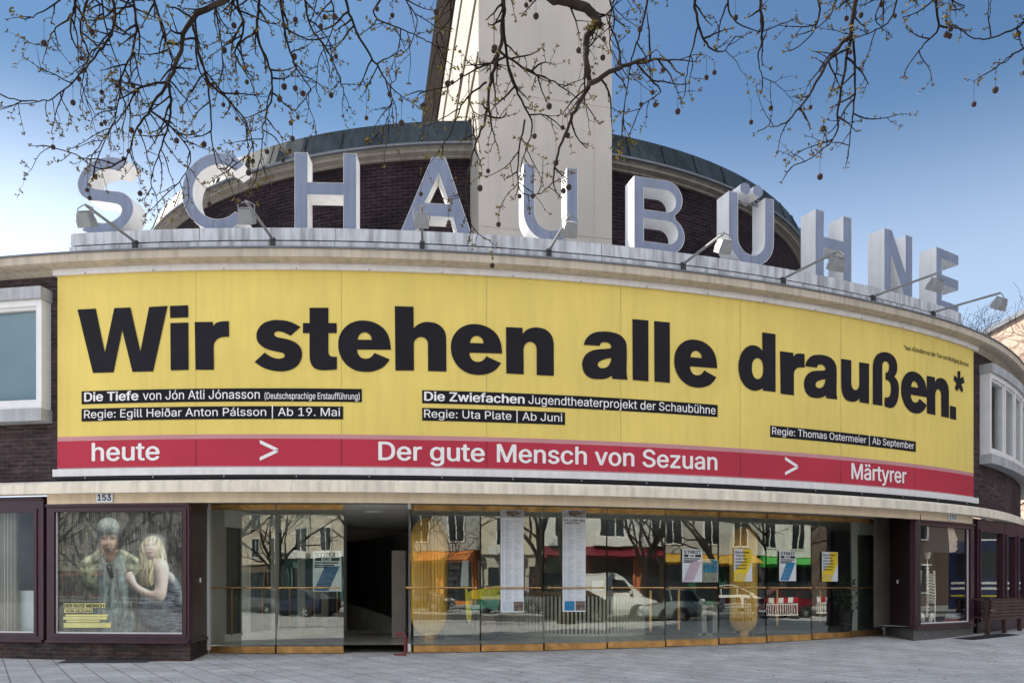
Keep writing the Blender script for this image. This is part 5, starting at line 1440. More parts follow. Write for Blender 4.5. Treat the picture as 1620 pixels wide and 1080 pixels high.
# slatted bench
ta = R(40); o = depthpt(1566, 1008, 20.6); o.z = gz(o.y) + .03
bench = empty('bench', o, 'dark brown slatted wooden bench at the right edge', 'bench')
M_bw = mat('bench_wood', (.060, .026, .020), .5, .3, 5)
u = Vector((math.cos(ta), math.sin(ta), 0)); v = Vector((-math.sin(ta), math.cos(ta), 0)); Lb = 2.3
for k in range(6): 
    b = MB(); b.obox(o + Vector((0, 0, .36 + k * .085)) + v * (.0 - k * .012), u * Lb, v * .03, Vector((0, 0, .07))); b.build('back_slat', M_bw, bench)
for k in range(5): b = MB(); b.obox(o + Vector((0, 0, .40)) + v * (.08 + k * .09), u * Lb, v * .075, Vector((0, 0, .035))); b.build('seat_slat', M_bw, bench)
for f in (0, .48, .955):
    b = MB(); b.obox(o + u * (Lb * f) + v * .03, u * .09, v * .09, Vector((0, 0, .9 if f != .48 else .40))); b.build('leg', M_bw, bench)
    b = MB(); b.obox(o + u * (Lb * f) + v * .46, u * .09, v * .07, Vector((0, 0, .40))); b.build('leg', M_bw, bench)
for f in (0, .955): b = MB(); b.obox(o + u * (Lb * f) + v * .0 + Vector((0, 0, .86)), u * .09, v * .56, Vector((0, 0, .05))); b.build('armrest', M_bw, bench)
b = MB(); b.obox(o + Vector((0, 0, .86)) + v * .02, u * Lb, v * .06, Vector((0, 0, .045))); b.build('top_rail', M_bw, bench)
# ------------------------------------------------------------------ plane trees overhead
random.seed(1234)
def cat_path(pts, sub=4):
    out = []
    n = len(pts)
    for i in range(n - 1):
        p0, p1, p2, p3 = pts[max(i - 1, 0)], pts[i], pts[i + 1], pts[min(i + 2, n - 1)]
        for k in range(sub):
            t = k / sub
            out.append(.5 * ((2 * p1) + (p2 - p0) * t + (2 * p0 - 5 * p1 + 4 * p2 - p3) * t * t + (3 * p1 - p0 - 3 * p2 + p3) * t**3))
    out.append(pts[-1].copy()); return out
def rv(): return Vector((random.gauss(0, 1), random.gauss(0, 1), random.gauss(0, 1))).normalized()
BALL = None
def ball_mesh():
    b = MB(); n, m_ = 12, 8
    random.seed(9)
    rad = [[1 + ru(-.07, .07) for _ in range(n)] for _ in range(m_ + 1)]
    def P_(i, k): a = math.pi * i / m_; r = .031 * rad[i][k % n]; return (r * math.sin(a) * math.cos(2 * math.pi * k / n), r * math.sin(a) * math.sin(2 * math.pi * k / n), r * math.cos(a))
    for i in range(m_):
        for k in range(n): b.face([P_(i, k), P_(i + 1, k), P_(i + 1, k + 1), P_(i, k + 1)])
    return b
def bud(b, p, d, s):
    for k in range(random.choice((2, 3, 3, 4))):
        a = (d * .6 + rv() * .8 + Vector((0, 0, .3))).normalized(); l = s * ru(.5, 1.05); c = a.cross(rv()).normalized() * l * .3
        q = p + rv() * s * .25
        b.face([q, q + a * l * .5 + c, q + a * l, q + a * l * .5 - c])
def twig(tb, bb, p, d, L, r, lvl, balls, sun_up=.12):
    n = max(3, int(L / .07)); path = [p.copy()]; rad = [r]
    for i in range(n):
        f = i / n
        g = Vector((0, 0, -.10 + .30 * f * f)) * .7
        d = (d + rv() * .26 + g).normalized()
        p = p + d * (L / n); path.append(p.copy()); rad.append(r * (1 - .62 * (i + 1) / n))
        if lvl > 0 and i >= 1 and rnd() < .42:
            sd_ = (d * .55 + d.cross(rv()).normalized() * .8).normalized()
            twig(tb, bb, p, sd_, L * ru(.25, .55), rad[-1] * .75, lvl - 1, balls)
        elif rnd() < .5:
            q = d.cross(rv()).normalized(); tb.tube([p, p + (q + d * .6) * .022], [.006, .004], 3); 
            if rnd() < .6: bud(bb, p + (q + d * .6) * .022, q, .03)
    tb.tube(path, [q * 1.3 for q in rad], 4)
    bud(bb, p, d, .045)
    if rnd() < .6: bud(bb, path[-2], d, .04)
    if rnd() < .24: balls.append((p.copy(), p + Vector((0, 0, -ru(.10, .34)))))

class Tree:
    def __init__(s): s.limb = MB(); s.tw = MB(); s.bud = MB(); s.balls = []
def strand(T, pix_pts, Y0, Y1, r0, dens=1.0, top=None, lvl=1, tl=(.18, .55)):
    n = len(pix_pts)
    pts = [depthpt(x, y, Y0 + (Y1 - Y0) * i / max(1, n - 1) + (ru(-.12, .12) if i else 0)) for i, (x, y) in enumerate(pix_pts)]
    if top is not None:
        a = Vector(top); m_ = a.lerp(pts[0], .55) + Vector((0, 0, .35)); pts = [a, m_] + pts
    path = cat_path(pts, 5)
    n = len(path)
    path = [p + rv() * min(.012, r0 * .6) if 0 < i < n - 1 else p for i, p in enumerate(path)]
    k0 = 10 if top is not None else 0
    rad = [max(.006, r0 * (1.15 if i < k0 else 1.0 - .87 * (i - k0) / max(1, n - k0))) for i in range(n)]
    (T.limb if r0 > .02 else T.tw).tube(path, rad, 7 if r0 > .02 else 5)
    acc = 0
    for i in range(max(1, k0 - 4), n - 1):
        seg = (path[i + 1] - path[i]); acc += seg.length
        while acc > .11 / dens:
            acc -= .11 / dens
            if rnd() < .62:
                d = seg.normalized(); q = d.cross(rv()).normalized()
                dd = (d * .5 + q * .9 + Vector((0, 0, -.12))).normalized()
                twig(T.tw, T.bud, path[i].lerp(path[i + 1], rnd()), dd, ru(*tl), min(.010, rad[i] * .75), lvl, T.balls)
    twig(T.tw, T.bud, path[-1], (path[-1] - path[-2]).normalized(), .2, .006, 1, T.balls)
def tree_trunk(T, base, top, r, limbs):
    base, top = Vector(base), Vector(top)
    path = cat_path([base, base.lerp(top, .33) + Vector((.08, .03, 0)), base.lerp(top, .66) + Vector((-.06, .05, 0)), top], 6)
    b = MB(); n = len(path); b.tube(path, [r * (1.35 - .3 * min(1, i / 4) - .35 * i / n) for i in range(n)], 14)
    for pts, ra, rb in limbs:
        pp = cat_path([top - Vector((0, 0, .35))] + [Vector(p) for p in pts], 6); m_ = len(pp)
        b.tube(pp, [ra + (rb - ra) * i / (m_ - 1) for i in range(m_)], 10)
    return b
def finish_tree(T, trunk, base, lab):
    root = empty('plane_tree', base, lab, 'tree', 'plane trees near the entrance')
    trunk.build('trunk', M_bark, root, smooth=True)
    T.limb.build('branches', M_bark, root, smooth=True)
    random.seed(77); random.shuffle(T.balls)
    for p, q in T.balls[:66]: T.tw.tube([p, q], .0022, 3, cap=False)
    T.tw.build('twigs', M_twig, root)
    T.bud.build('young_leaves', M_bud, root)
    bm_ = ball_mesh(); me = None
    org = ORG[root.name]
    for _, p in T.balls[:66]:
        if me is None:
            o = bm_.build('seed_ball', M_ball); me = o.data
            me.polygons.foreach_set('use_smooth', [True] * len(me.polygons))
        else:
            o = bpy.data.objects.new('seed_ball', me); COL.objects.link(o)
        o.parent = root; o.location = p - org; s = ru(.72, 1.05); o.scale = (s, s, s * 1.05)
    return root
# left tree
T = Tree(); tb_ = Vector((-8.2, 5.2, -.02)); tt = Vector((-7.6, 5.6, 5.6))
LA = [Vector(p) for p in ((-6.4, 7.0, 7.6), (-4.6, 8.2, 8.4), (-2.6, 9.0, 8.6), (-.6, 9.4, 8.7))]
LB_ = [Vector(p) for p in ((-7.6, 7.2, 7.6), (-6.4, 8.8, 8.6), (-4.6, 9.8, 9.0))]
trunk = tree_trunk(T, tb_, tt, .27, ((LA, .15, .05), (LB_, .12, .05), ([(-9.0, 5.0, 8), (-10.2, 3.8, 10)], .14, .04), ([(-7.2, 5.8, 8.5), (-6.6, 5.0, 11)], .14, .04)))
def near(L, x, Y):
    p = depthpt(x, -40, Y); return min(L, key=lambda q: (q - p).length)
S1 = [
 ([(372,-14),(318,18),(294,46),(283,90),(266,130),(238,172),(215,210),(200,250)], 8.6, 9.2, .034, 1.2),
 ([(266,130),(270,180),(258,225),(245,262),(238,300)], 8.9, 9.3, .016, 1.2),
 ([(304,36),(318,95),(331,150),(335,210),(344,262),(356,268)], 8.7, 9.1, .016, 1.1),
 ([(117,-14),(112,25),(85,48),(74,75)], 8.9, 9.2, .016, 1.3),
 ([(142,-14),(128,45),(140,90),(130,130),(138,160)], 9.3, 9.6, .014, 1.2),
 ([(205,-14),(215,60),(192,125),(182,190),(150,240)], 9.0, 9.5, .016, 1.3),
 ([(240,-14),(258,55),(272,95),(262,130)], 9.4, 9.0, .016, 1.2),
 ([(176,-14),(180,45),(150,90),(125,120),(85,155),(45,160),(10,154)], 8.4, 8.2, .014, 1.0),
 ([(374,-14),(386,45),(372,85),(392,120),(404,150)], 9.2, 9.5, .016, 1.2),
 ([(410,-14),(408,60),(426,105),(430,150),(416,200),(414,240),(404,285)], 8.9, 9.3, .018, 1.2),
 ([(480,-14),(490,40),(512,72),(535,115),(545,150)], 9.3, 9.6, .014, 1.2),
 ([(442,-14),(452,60),(470,110),(490,140),(480,160)], 8.6, 8.9, .014, 1.2),
 ([(540,-14),(556,30),(580,80),(606,118),(620,150),(612,190),(598,212)], 8.8, 9.1, .016, 1.2),
 ([(610,-14),(592,25),(640,48),(670,62),(692,74)], 9.1, 9.3, .012, 1.1),
 ([(200,250),(160,268),(120,245),(78,232)], 9.3, 9.0, .010, 1.0),
 ([(235,172),(270,200),(300,240),(290,280),(250,320)], 9.1, 9.4, .013, 1.2),
 ([(330,130),(372,170),(392,200),(396,240),(352,275)], 8.9, 9.2, .012, 1.1),
 ([(100,-14),(60,22),(48,28)], 9.0, 8.8, .010, .8),
 ([(262,130),(220,140),(195,180),(168,215),(150,262)], 8.8, 8.6, .013, 1.2),
 ([(160,-14),(172,60),(190,110),(186,150)], 9.8, 9.9, .012, 1.2),
 ([(330,-14),(345,40),(352,95),(345,140)], 9.8, 9.9, .012, 1.1),
 ([(520,-14),(528,40),(505,95),(500,140)], 9.8, 9.9, .011, 1.0),
 ([(640,-14),(660,30),(650,70)], 9.3, 9.4, .010, 1.0),
]
for k, (pp, y0, y1, r, dn_) in enumerate(S1):
    top = near(LA + LB_, pp[0][0], y0) if pp[0][1] < 0 else None
    strand(T, pp, y0, y1, r, dn_ * 1.12, top)
finish_tree(T, trunk, tb_, 'bare plane tree whose hanging twigs fill the upper left of the sky')
# right tree
T = Tree(); tb_ = Vector((8.6, 5.0, -.02)); tt = Vector((8.1, 5.5, 5.4))
LA = [Vector(p) for p in ((6.6, 7.2, 7.9), (4.4, 8.4, 8.7), (2.4, 9.0, 8.9), (.5, 9.0, 8.9))]
LB_ = [Vector(p) for p in ((8.0, 7.2, 7.8), (7.0, 8.8, 8.9), (6.0, 9.8, 9.2))]
trunk = tree_trunk(T, tb_, tt, .28, ((LA, .16, .055), (LB_, .12, .05), ([(9.4, 4.8, 8), (10.6, 3.8, 10)], .14, .04), ([(7.8, 5.6, 8.5), (7.0, 4.8, 11)], .14, .04)))
S2 = [
 ([(866,-16),(900,2),(932,16),(944,34),(932,52),(927,75),(928,100),(932,132),(916,165),(900,195),(882,245),(876,292)], 8.6, 8.8, .056, .8),
 ([(940,24),(950,40),(944,44)], 8.62, 8.62, .042, .1),
 ([(944,30),(965,18),(985,-14)], 8.62, 8.9, .014, .8),
 ([(932,132),(972,112),(1010,98),(1050,94),(1085,96)], 8.7, 8.9, .028, 1.1),
 ([(1005,98),(1032,130),(1045,145),(1018,165),(1005,190)], 8.8, 9.1, .012, 1.1),
 ([(1030,-14),(1016,40),(1000,92),(990,150),(985,205)], 8.9, 8.8, .014, 1.0),
 ([(800,-14),(796,30),(790,80),(776,130),(768,190),(750,232),(738,300),(745,355)], 8.7, 9.2, .026, 1.3),
 ([(796,30),(802,100),(820,150),(842,200),(830,240),(820,290)], 8.8, 9.1, .018, 1.2),
 ([(790,80),(830,110),(870,126),(905,150),(930,170)], 8.9, 9.0, .014, 1.3),
 ([(776,100),(738,118),(700,140),(660,145)], 8.8, 8.6, .011, 1.2),
 ([(770,130),(735,160),(715,205),(700,232)], 8.9, 9.1, .012, 1.1),
 ([(830,190),(820,250),(822,300),(850,308),(876,288)], 9.0, 9.2, .011, 1.0),
 ([(1100,-14),(1105,40),(1122,75),(1142,82),(1160,62)], 9.2, 9.4, .018, 1.0),
 ([(1105,40),(1092,90),(1084,130)], 9.2, 9.3, .012, 1.0),
 ([(1200,-14),(1206,50),(1200,90),(1206,128)], 9.0, 9.2, .017, 1.1),
 ([(1292,-14),(1290,45),(1262,75)], 9.3, 9.4, .014, 1.0),
 ([(1360,-14),(1346,52),(1330,72),(1302,110),(1275,160),(1236,198),(1214,200)], 8.8, 9.2, .026, 1.1),
 ([(1346,55),(1336,110),(1326,170),(1322,215),(1290,245),(1252,265)], 8.9, 9.1, .017, 1.1),
 ([(1350,62),(1352,150),(1346,205),(1342,238)], 9.0, 9.2, .015, 1.0),
 ([(1422,-14),(1410,30),(1380,50),(1352,60)], 8.9, 8.9, .012, 1.0),
 ([(1480,-14),(1484,45),(1458,75),(1436,106)], 9.1, 9.3, .016, .9),
 ([(1500,-14),(1525,10),(1512,16)], 9.0, 9.1, .008, .6),
 ([(1640,20),(1600,48),(1555,62),(1530,55),(1513,41)], 8.6, 8.7, .012, .5),
 ([(1640,60),(1600,88),(1572,110)], 8.7, 8.8, .012, .8),
 ([(1150,-14),(1160,30),(1200,50),(1235,38)], 9.4, 9.6, .012, .9),
 ([(1330,-14),(1310,30),(1280,50)], 9.4, 9.5, .011, .9),
 ([(1400,-14),(1385,25),(1395,45)], 9.3, 9.5, .010, .9),
 ([(720,-14),(712,30),(690,60),(700,90)], 9.3, 9.4, .011, 1.0),
 ([(960,-14),(972,30),(965,70),(985,110)], 9.2, 9.4, .012, 1.0),
]
LC = [LA[0] + Vector((2.2, 1.2, -.3))]
for k, (pp, y0, y1, r, dn_) in enumerate(S2):
    top = near(LA + LB_, pp[0][0], y0) if pp[0][1] < 0 else (Vector((7.4, 8.6, 8.4)) if pp[0][0] > 1620 else None)
    strand(T, pp, y0, y1, r, dn_ * .88, top)
finish_tree(T, trunk, tb_, 'bare plane tree whose twigs hang over the tower and the sky at right')
# ------------------------------------------------------------------ the street that the glass reflects
# generic bare street tree, three different ones, then copies
def bare_tree(name, h, seed, lab=None, group=None, thick=1.0):
    random.seed(seed)
    root = empty(name, (0, 0, 0), lab, 'tree', group)
    tr, br = MB(), MB()
    ht = h * .26
    pth = cat_path([Vector((0, 0, 0)), Vector((.05, 0, ht * .4)), Vector((-.06, .05, ht)), ], 4)
    tr.tube(pth, [h * .022 * (1.25 - .4 * i / (len(pth) - 1)) for i in range(len(pth))], 10)
    def grow(p, d, L, r, lv):
        n = 4; path = [p.copy()]; rad = [r]
        for i in range(n):
            d = (d + rv() * .20 + Vector((0, 0, .05 if lv < 2 else -.04))).normalized(); p = p + d * (L / n); path.append(p.copy()); rad.append(r * (1 - .5 * (i + 1) / n))
            if lv < 4 and (i or lv == 0):
                for _ in range((1 if lv < 2 else random.choice((1, 1, 2))) + (1 if thick > 1 and lv in (1, 2) else 0)):
                    s_d = (d * .75 + d.cross(rv()).normalized() * ru(.5, .95)).normalized(); grow(p, s_d, L * ru(.5, .75), rad[-1] * .62, lv + 1)
        (tr if lv == 0 else br).tube(path, [max(q, .008) if thick > 1 else q for q in rad], (7, 6, 4, 3, 3)[lv], cap=False)
        if lv >= 3 and rnd() < .5: 
            q = rv() * .05; br.face([p, p + q, p + q + rv() * .05])
    for k in range(4):
        a = k * 1.57 + ru(-.4, .4); grow(pth[-1] - Vector((0, 0, .2 * k)), Vector((math.cos(a) * .6, math.sin(a) * .6, .9)).normalized(), h * .42, h * .011, 0)
    tr.build('trunk', M_bark, root); br.build('crown', M_twig, root)
    return root
GT = 'bare street trees across the road'
protos = [bare_tree('street_tree', 13, 5 + k, None, GT) for k in range(3)]
used = [False] * 3
spots = ((-34, 14.5, 'far left of the avenue, behind the camera'), (-25.5, 14.3, 'left on the median, third from the end'), (-17, 14.6, 'on the median left of the orange shopfront'), (-8.5, 14.4, 'on the median opposite the poster window'), (0, 14.6, 'on the median opposite the open doorway'),
         (8.5, 14.3, 'on the median opposite the reception desk'), (17, 14.6, 'on the median behind the white van'), (25.5, 14.4, 'on the median behind the silver estate car'), (34, 14.5, 'on the median beside the striped barrier'), (43, 14.5, 'at the right end of the median'), (-13, 27.4, 'in front of the grey block'), (4, 27.4, 'in front of the bay-windowed house'), (21, 27.4, 'in front of the white corner house'),
         (-19, -1.4, 'on the near pavement left of the camera, nearest of its row'), (-27, -1.6, 'on the near pavement left of the camera, second of its row'), (-36, -1.5, 'on the near pavement left of the camera, third of its row'), (-46, -1.4, 'on the near pavement left of the camera, farthest of its row'), (-46, 14.5, 'on the median well beyond the maroon estate car'), (-60, 14.4, 'on the median in front of the brown shop'), (-78, 14.6, 'at the far left end of the median'))
for k, (u_, m_, lab) in enumerate(spots):
    p = protos[k % 3]
    o = p if not used[k % 3] else copy_tree(p)
    used[k % 3] = True
    o.location = st(u_, m_, -.03); o.rotation_euler = (0, 0, k * 1.9); s = .85 + .05 * ((k * 7) % 6); o.scale = (s, s, s)
    o['label'] = 'bare street tree ' + lab
bt = bare_tree('background_tree', 14.8, 33, 'bare tree rising behind the roof sign at its right end', thick=1.7); bt.location = (24.6, 43, 0)
bt = bare_tree('background_tree', 15.5, 35, 'bare tree in front of the sunlit side wall at the right edge', thick=1.7); bt.location = (31.0, 50.0, 0)

# cars: lofted body, glass house, wheels, lamps
M_cglass = mat('car_glass', (.02, .025, .03), .05, .1)
M_tyre = M_ty; M_rim = mat('alloy_rim', (.55, .56, .58), .3, .1, metal=.8)
M_chl = mat('head_lamp', (.75, .78, .8), .1); M_ctl = mat('tail_lamp', (.35, .01, .01), .2)
def make_car(kind, paint):
    """x forward, length centred, wheels on z = 0"""
    root = empty('parked_van' if kind == 'van' else 'parked_car', (0, 0, 0), None, 'van' if kind == 'van' else 'car')
    if kind == 'wagon': L, W, prof, cab, wx, wr = 4.75, 1.80, [(-2.37, .42, .92), (-2.30, .30, .98), (-1.4, .22, .98), (1.0, .20, .95), (1.5, .20, .90), (2.1, .24, .78), (2.37, .34, .62)], [(-2.25, .98), (-1.95, 1.40), (-1.2, 1.46), (.1, 1.45), (.45, 1.38), (1.25, .93)], (-1.38, 1.42), .32
    elif kind == 'hatch': L, W, prof, cab, wx, wr = 4.1, 1.75, [(-2.05, .42, .95), (-1.95, .30, 1.0), (-1.2, .22, 1.0), (.9, .20, .98), (1.3, .20, .94), (1.85, .26, .80), (2.05, .36, .62)], [(-1.98, 1.0), (-1.7, 1.42), (-.8, 1.52), (.1, 1.48), (.4, 1.38), (1.25, .96)], (-1.25, 1.28), .31
    elif kind == 'saloon': L, W, prof, cab, wx, wr = 4.6, 1.78, [(-2.3, .42, .95), (-2.2, .30, 1.0), (-1.3, .22, 1.0), (1.0, .20, .95), (1.5, .20, .90), (2.1, .24, .76), (2.3, .34, .62)], [(-1.75, .99), (-1.1, 1.36), (-.4, 1.43), (.2, 1.42), (.5, 1.34), (1.25, .93)], (-1.35, 1.4), .32
    else: L, W, prof, cab, wx, wr = 5.3, 1.98, [(-2.65, .40, 1.15), (-2.6, .32, 1.2), (-1.5, .26, 1.2), (1.4, .26, 1.2), (1.9, .26, 1.12), (2.45, .28, .98), (2.65, .36, .75)], [(-2.62, 1.2), (-2.5, 2.12), (-1.0, 2.2), (.7, 2.18), (1.05, 2.02), (1.95, 1.12)], (-1.7, 1.75), .35
    pm_ = paint
    b = MB(); n = len(prof)
    def ring(x, z0, z1, i):
        e = (.86 if i in (0, n - 1) else .97 if i in (1, n - 2) else 1) * W / 2
        return [Vector(p) for p in ((x, -e * .86, z0), (x, -e * .98, z0 + (z1 - z0) * .28), (x, -e, z0 + (z1 - z0) * .62), (x, -e * .93, z1 - .03), (x, -e * .82, z1), (x, e * .82, z1), (x, e * .93, z1 - .03), (x, e, z0 + (z1 - z0) * .62), (x, e * .98, z0 + (z1 - z0) * .28), (x, e * .86, z0))]
    # resample the side profile so the arches can be cut dark behind the wheels
    rs = [ring(*q, i) for i, q in enumerate(prof)]
    for r0, r1 in zip(rs, rs[1:]):
        for k in range(10): b.face([r0[k], r0[(k + 1) % 10], r1[(k + 1) % 10], r1[k]])
    b.face(rs[0][::-1]); b.face(rs[-1]); body = b.build('body', pm_, root, smooth=False, merge=True)
    # cabin: glass sides and ends, painted roof and pillars
    g, rf = MB(), MB()
    def cw(z): t = (z - cab[0][1]) / (cab[2][1] - cab[0][1]); return W / 2 * (.90 - .17 * max(0, t))
    for (xa, za), (xb, zb) in zip(cab, cab[1:]):
        roof = za > 1.3 * (1 if kind != 'van' else 1.5) and zb > 1.3 * (1 if kind != 'van' else 1.5)
        (rf if roof else g).face([(xa, -cw(za), za), (xb, -cw(zb), zb), (xb, cw(zb), zb), (xa, cw(za), za)])
    zb0 = .9 if kind != 'van' else 1.1
    side = [(x, z) for x, z in cab]
    for s in (-1, 1):
        tgt = rf if kind == 'van' else g
        tgt.face([(x, s * cw(z), z) for x, z in side])
        # roof rail and pillars standing 4 mm proud
        for (xa, za), (xb, zb) in zip(cab, cab[1:]):
            rf.tube([(xa, s * (cw(za) + .004), za), (xb, s * (cw(zb) + .004), zb)], .035, 5)
        for x in ((-.95, .02) if kind != 'van' else ()):
            zt = 1.42; rf.tube([(x - .03, s * (cw(zb0) + .005), zb0), (x, s * (cw(zt) + .004), zt)], .035, 5)
        if kind == 'van':
            g.face([(.55, s * (cw(1.3) + .012), 1.3), (1.55, s * (cw(1.3) + .012), 1.3), (1.12, s * (cw(1.95) + .012), 1.9), (.55, s * (cw(1.95) + .012), 1.95)])
    rf.build('roof', pm_, root); g.build('glass', M_cglass, root)
    for x in wx:
        for s in (-1, 1):
            y = s * (W / 2 - .10)
            b = MB(); disc(b, (x, s * (W / 2 - .055), wr + .03), (0, 1, 0), wr * 1.17, .13); b.build('wheel_arch', M_lampd, root)
            b = MB(); wheel_mesh(b, (x, s * (W / 2 - .035), wr), (0, 1, 0), wr, .18); disc(b, (x, s * (W / 2 - .06), wr), (0, 1, 0), wr * .64, .08); wh = b.build('wheel', M_tyre, root)
            b = MB()
            for k in range(5):
                a = k * 2 * math.pi / 5; c = Vector((x, s * (W / 2 + .05), wr)); b.obox(c + Vector((-.03 * math.sin(a), 0, .03 * math.cos(a))), Vector((math.cos(a), 0, math.sin(a))) * wr * .6, Vector((math.sin(a), 0, -math.cos(a))) * .06, Vector((0, -s * .03, 0)))
            b.build('rim', M_rim, wh)
    for s in (-1, 1):
        b = MB(); xe, ze = prof[-2][0] + .02, .66 if kind != 'van' else .85
        b.obox((xe, s * W / 2 * .62 - .17, ze), (.2, 0, -.03), (0, .34, 0), (0, 0, .11)); b.build('headlight', M_chl, root)
        b = MB(); b.obox((prof[0][0] - .01, s * W / 2 * .66 - .13, .72), (.06, 0, 0), (0, .26, 0), (0, 0, .18)); b.build('tail_light', M_ctl, root)
        b = MB(); b.obox((.85 if kind != 'van' else 1.35, s * W / 2 * 1.0 - (.0 if s > 0 else .16), .95 if kind != 'van' else 1.25), (.10, 0, 0), (0, .16, 0), (0, 0, .12)); b.build('mirror', pm_, root)
    b = MB(); b.box(prof[-1][0] + .012, 0, .42, .02, .5, .11); b.build('number_plate', M_paper, root)
    return root
def paint(n, c, m_=.2, r=.22): return mat(n, c, r, .03, 2, metal=m_)
PS = paint('paint_silver', (.42, .47, .46), .5); PR = paint('paint_dark_red', (.17, .012, .03)); PK = paint('paint_black', (.018, .018, .022)); PW = paint('paint_white', (.78, .78, .76), 0, .3); PB = paint('paint_navy', (.02, .03, .06)); PG = paint('paint_grey', (.16, .17, .18), .4); PM = paint('paint_maroon', (.12, .01, .02))
def park(o, u_, m_, flip, lab, rz=0):
    o.location = st(u_, m_, -.128 if not 12.3 < m_ < 16.7 else -.014); o.rotation_euler = (0, 0, SA + rz + (math.pi if flip else 0)); o['label'] = lab; o['group'] = 'vehicles parked along the avenue'
    return o
wag = make_car('wagon', PS); hat = make_car('hatch', PR); sal = make_car('saloon', PK); van = make_car('van', PW)
park(wag, 16.7, 2.4, True, 'silver estate car by the kerb, mirrored in the glass doors under the lilac poster')
park(van, 13.2, 7.0, False, 'white van on the road, mirrored in the doors above the reception desk')
park(hat, 27.5, 3.0, True, 'dark red small car by the kerb, mirrored below the blue-striped poster')
park(sal, 9.9, 2.4, True, 'black saloon car by the kerb between the silver estate car and the camera')
def recolour(src, paint_, u_, m_, flip, lab):
    o = copy_tree(src)
    for ch in o.children:
        if ch.name.split('.')[0] in ('body', 'roof', 'mirror'): ch.data = ch.data.copy(); ch.data.materials[0] = paint_
    return park(o, u_, m_, flip, lab)
recolour(sal, PB, -13, 2.4, True, 'navy saloon car by the kerb, mirrored left of the open doorway')
recolour(hat, PG, -20.5, 2.4, True, 'grey small car by the kerb behind the navy saloon')
recolour(wag, PM, -28, 2.4, True, 'maroon estate car by the kerb at the far left')
recolour(hat, PK, -5.5, 13.2, False, 'black small car on the median between two trees')
recolour(wag, PG, 3.8, 13.2, False, 'grey estate car on the median opposite the doorway')
recolour(sal, PS, 21.5, 13.2, False, 'silver saloon car on the median')
recolour(hat, PW, 30, 13.2, False, 'white small car on the median near the striped barrier')

# striped works barriers and bollards at the right
M_bred = mat('barrier_red', (.42, .02, .03), .5); M_bwhite = mat('barrier_white', (.80, .78, .76), .5)
def barrier():
    root = empty('works_barrier', (0, 0, 0), None, 'barrier', 'red and white works barriers')
    b = MB()
    for k in range(8): b.obox((-1 + k * .25, 0, .72), (.25, 0, 0), (0, .04, 0), (0, 0, .24), k % 2)
    b.build('top_board', [M_bwhite, M_bred], root)
    b = MB(); 
    for k in range(17): b.obox((-1 + k * .122, 0, .18), (.03, 0, 0), (0, .03, 0), (0, 0, .50))
    b.obox((-1, 0, .64), (2, 0, 0), (0, .035, 0), (0, 0, .05)); b.obox((-1, 0, .16), (2, 0, 0), (0, .035, 0), (0, 0, .05)); b.build('lattice', M_bwhite, root)
    for s in (-.8, .8): b = MB(); b.box(s, .02, .05, .12, .5, .10); b.build('foot', M_lampd, root)
    return root
bar = barrier()
for k, (u_, m_) in enumerate(((21.5, .2), (23.6, .15), (25.7, .25), (32.5, .3))):
    o = bar if k == 0 else copy_tree(bar)
    o.location = st(u_, m_, 0); o.rotation_euler = (0, 0, SA + .04 * (k - 1)); o['label'] = ('red and white works barrier nearest the silver estate car', 'red and white works barrier, second from the silver estate car', 'red and white works barrier just before the dark red car', 'red and white works barrier standing alone beyond the dark red car')[k]

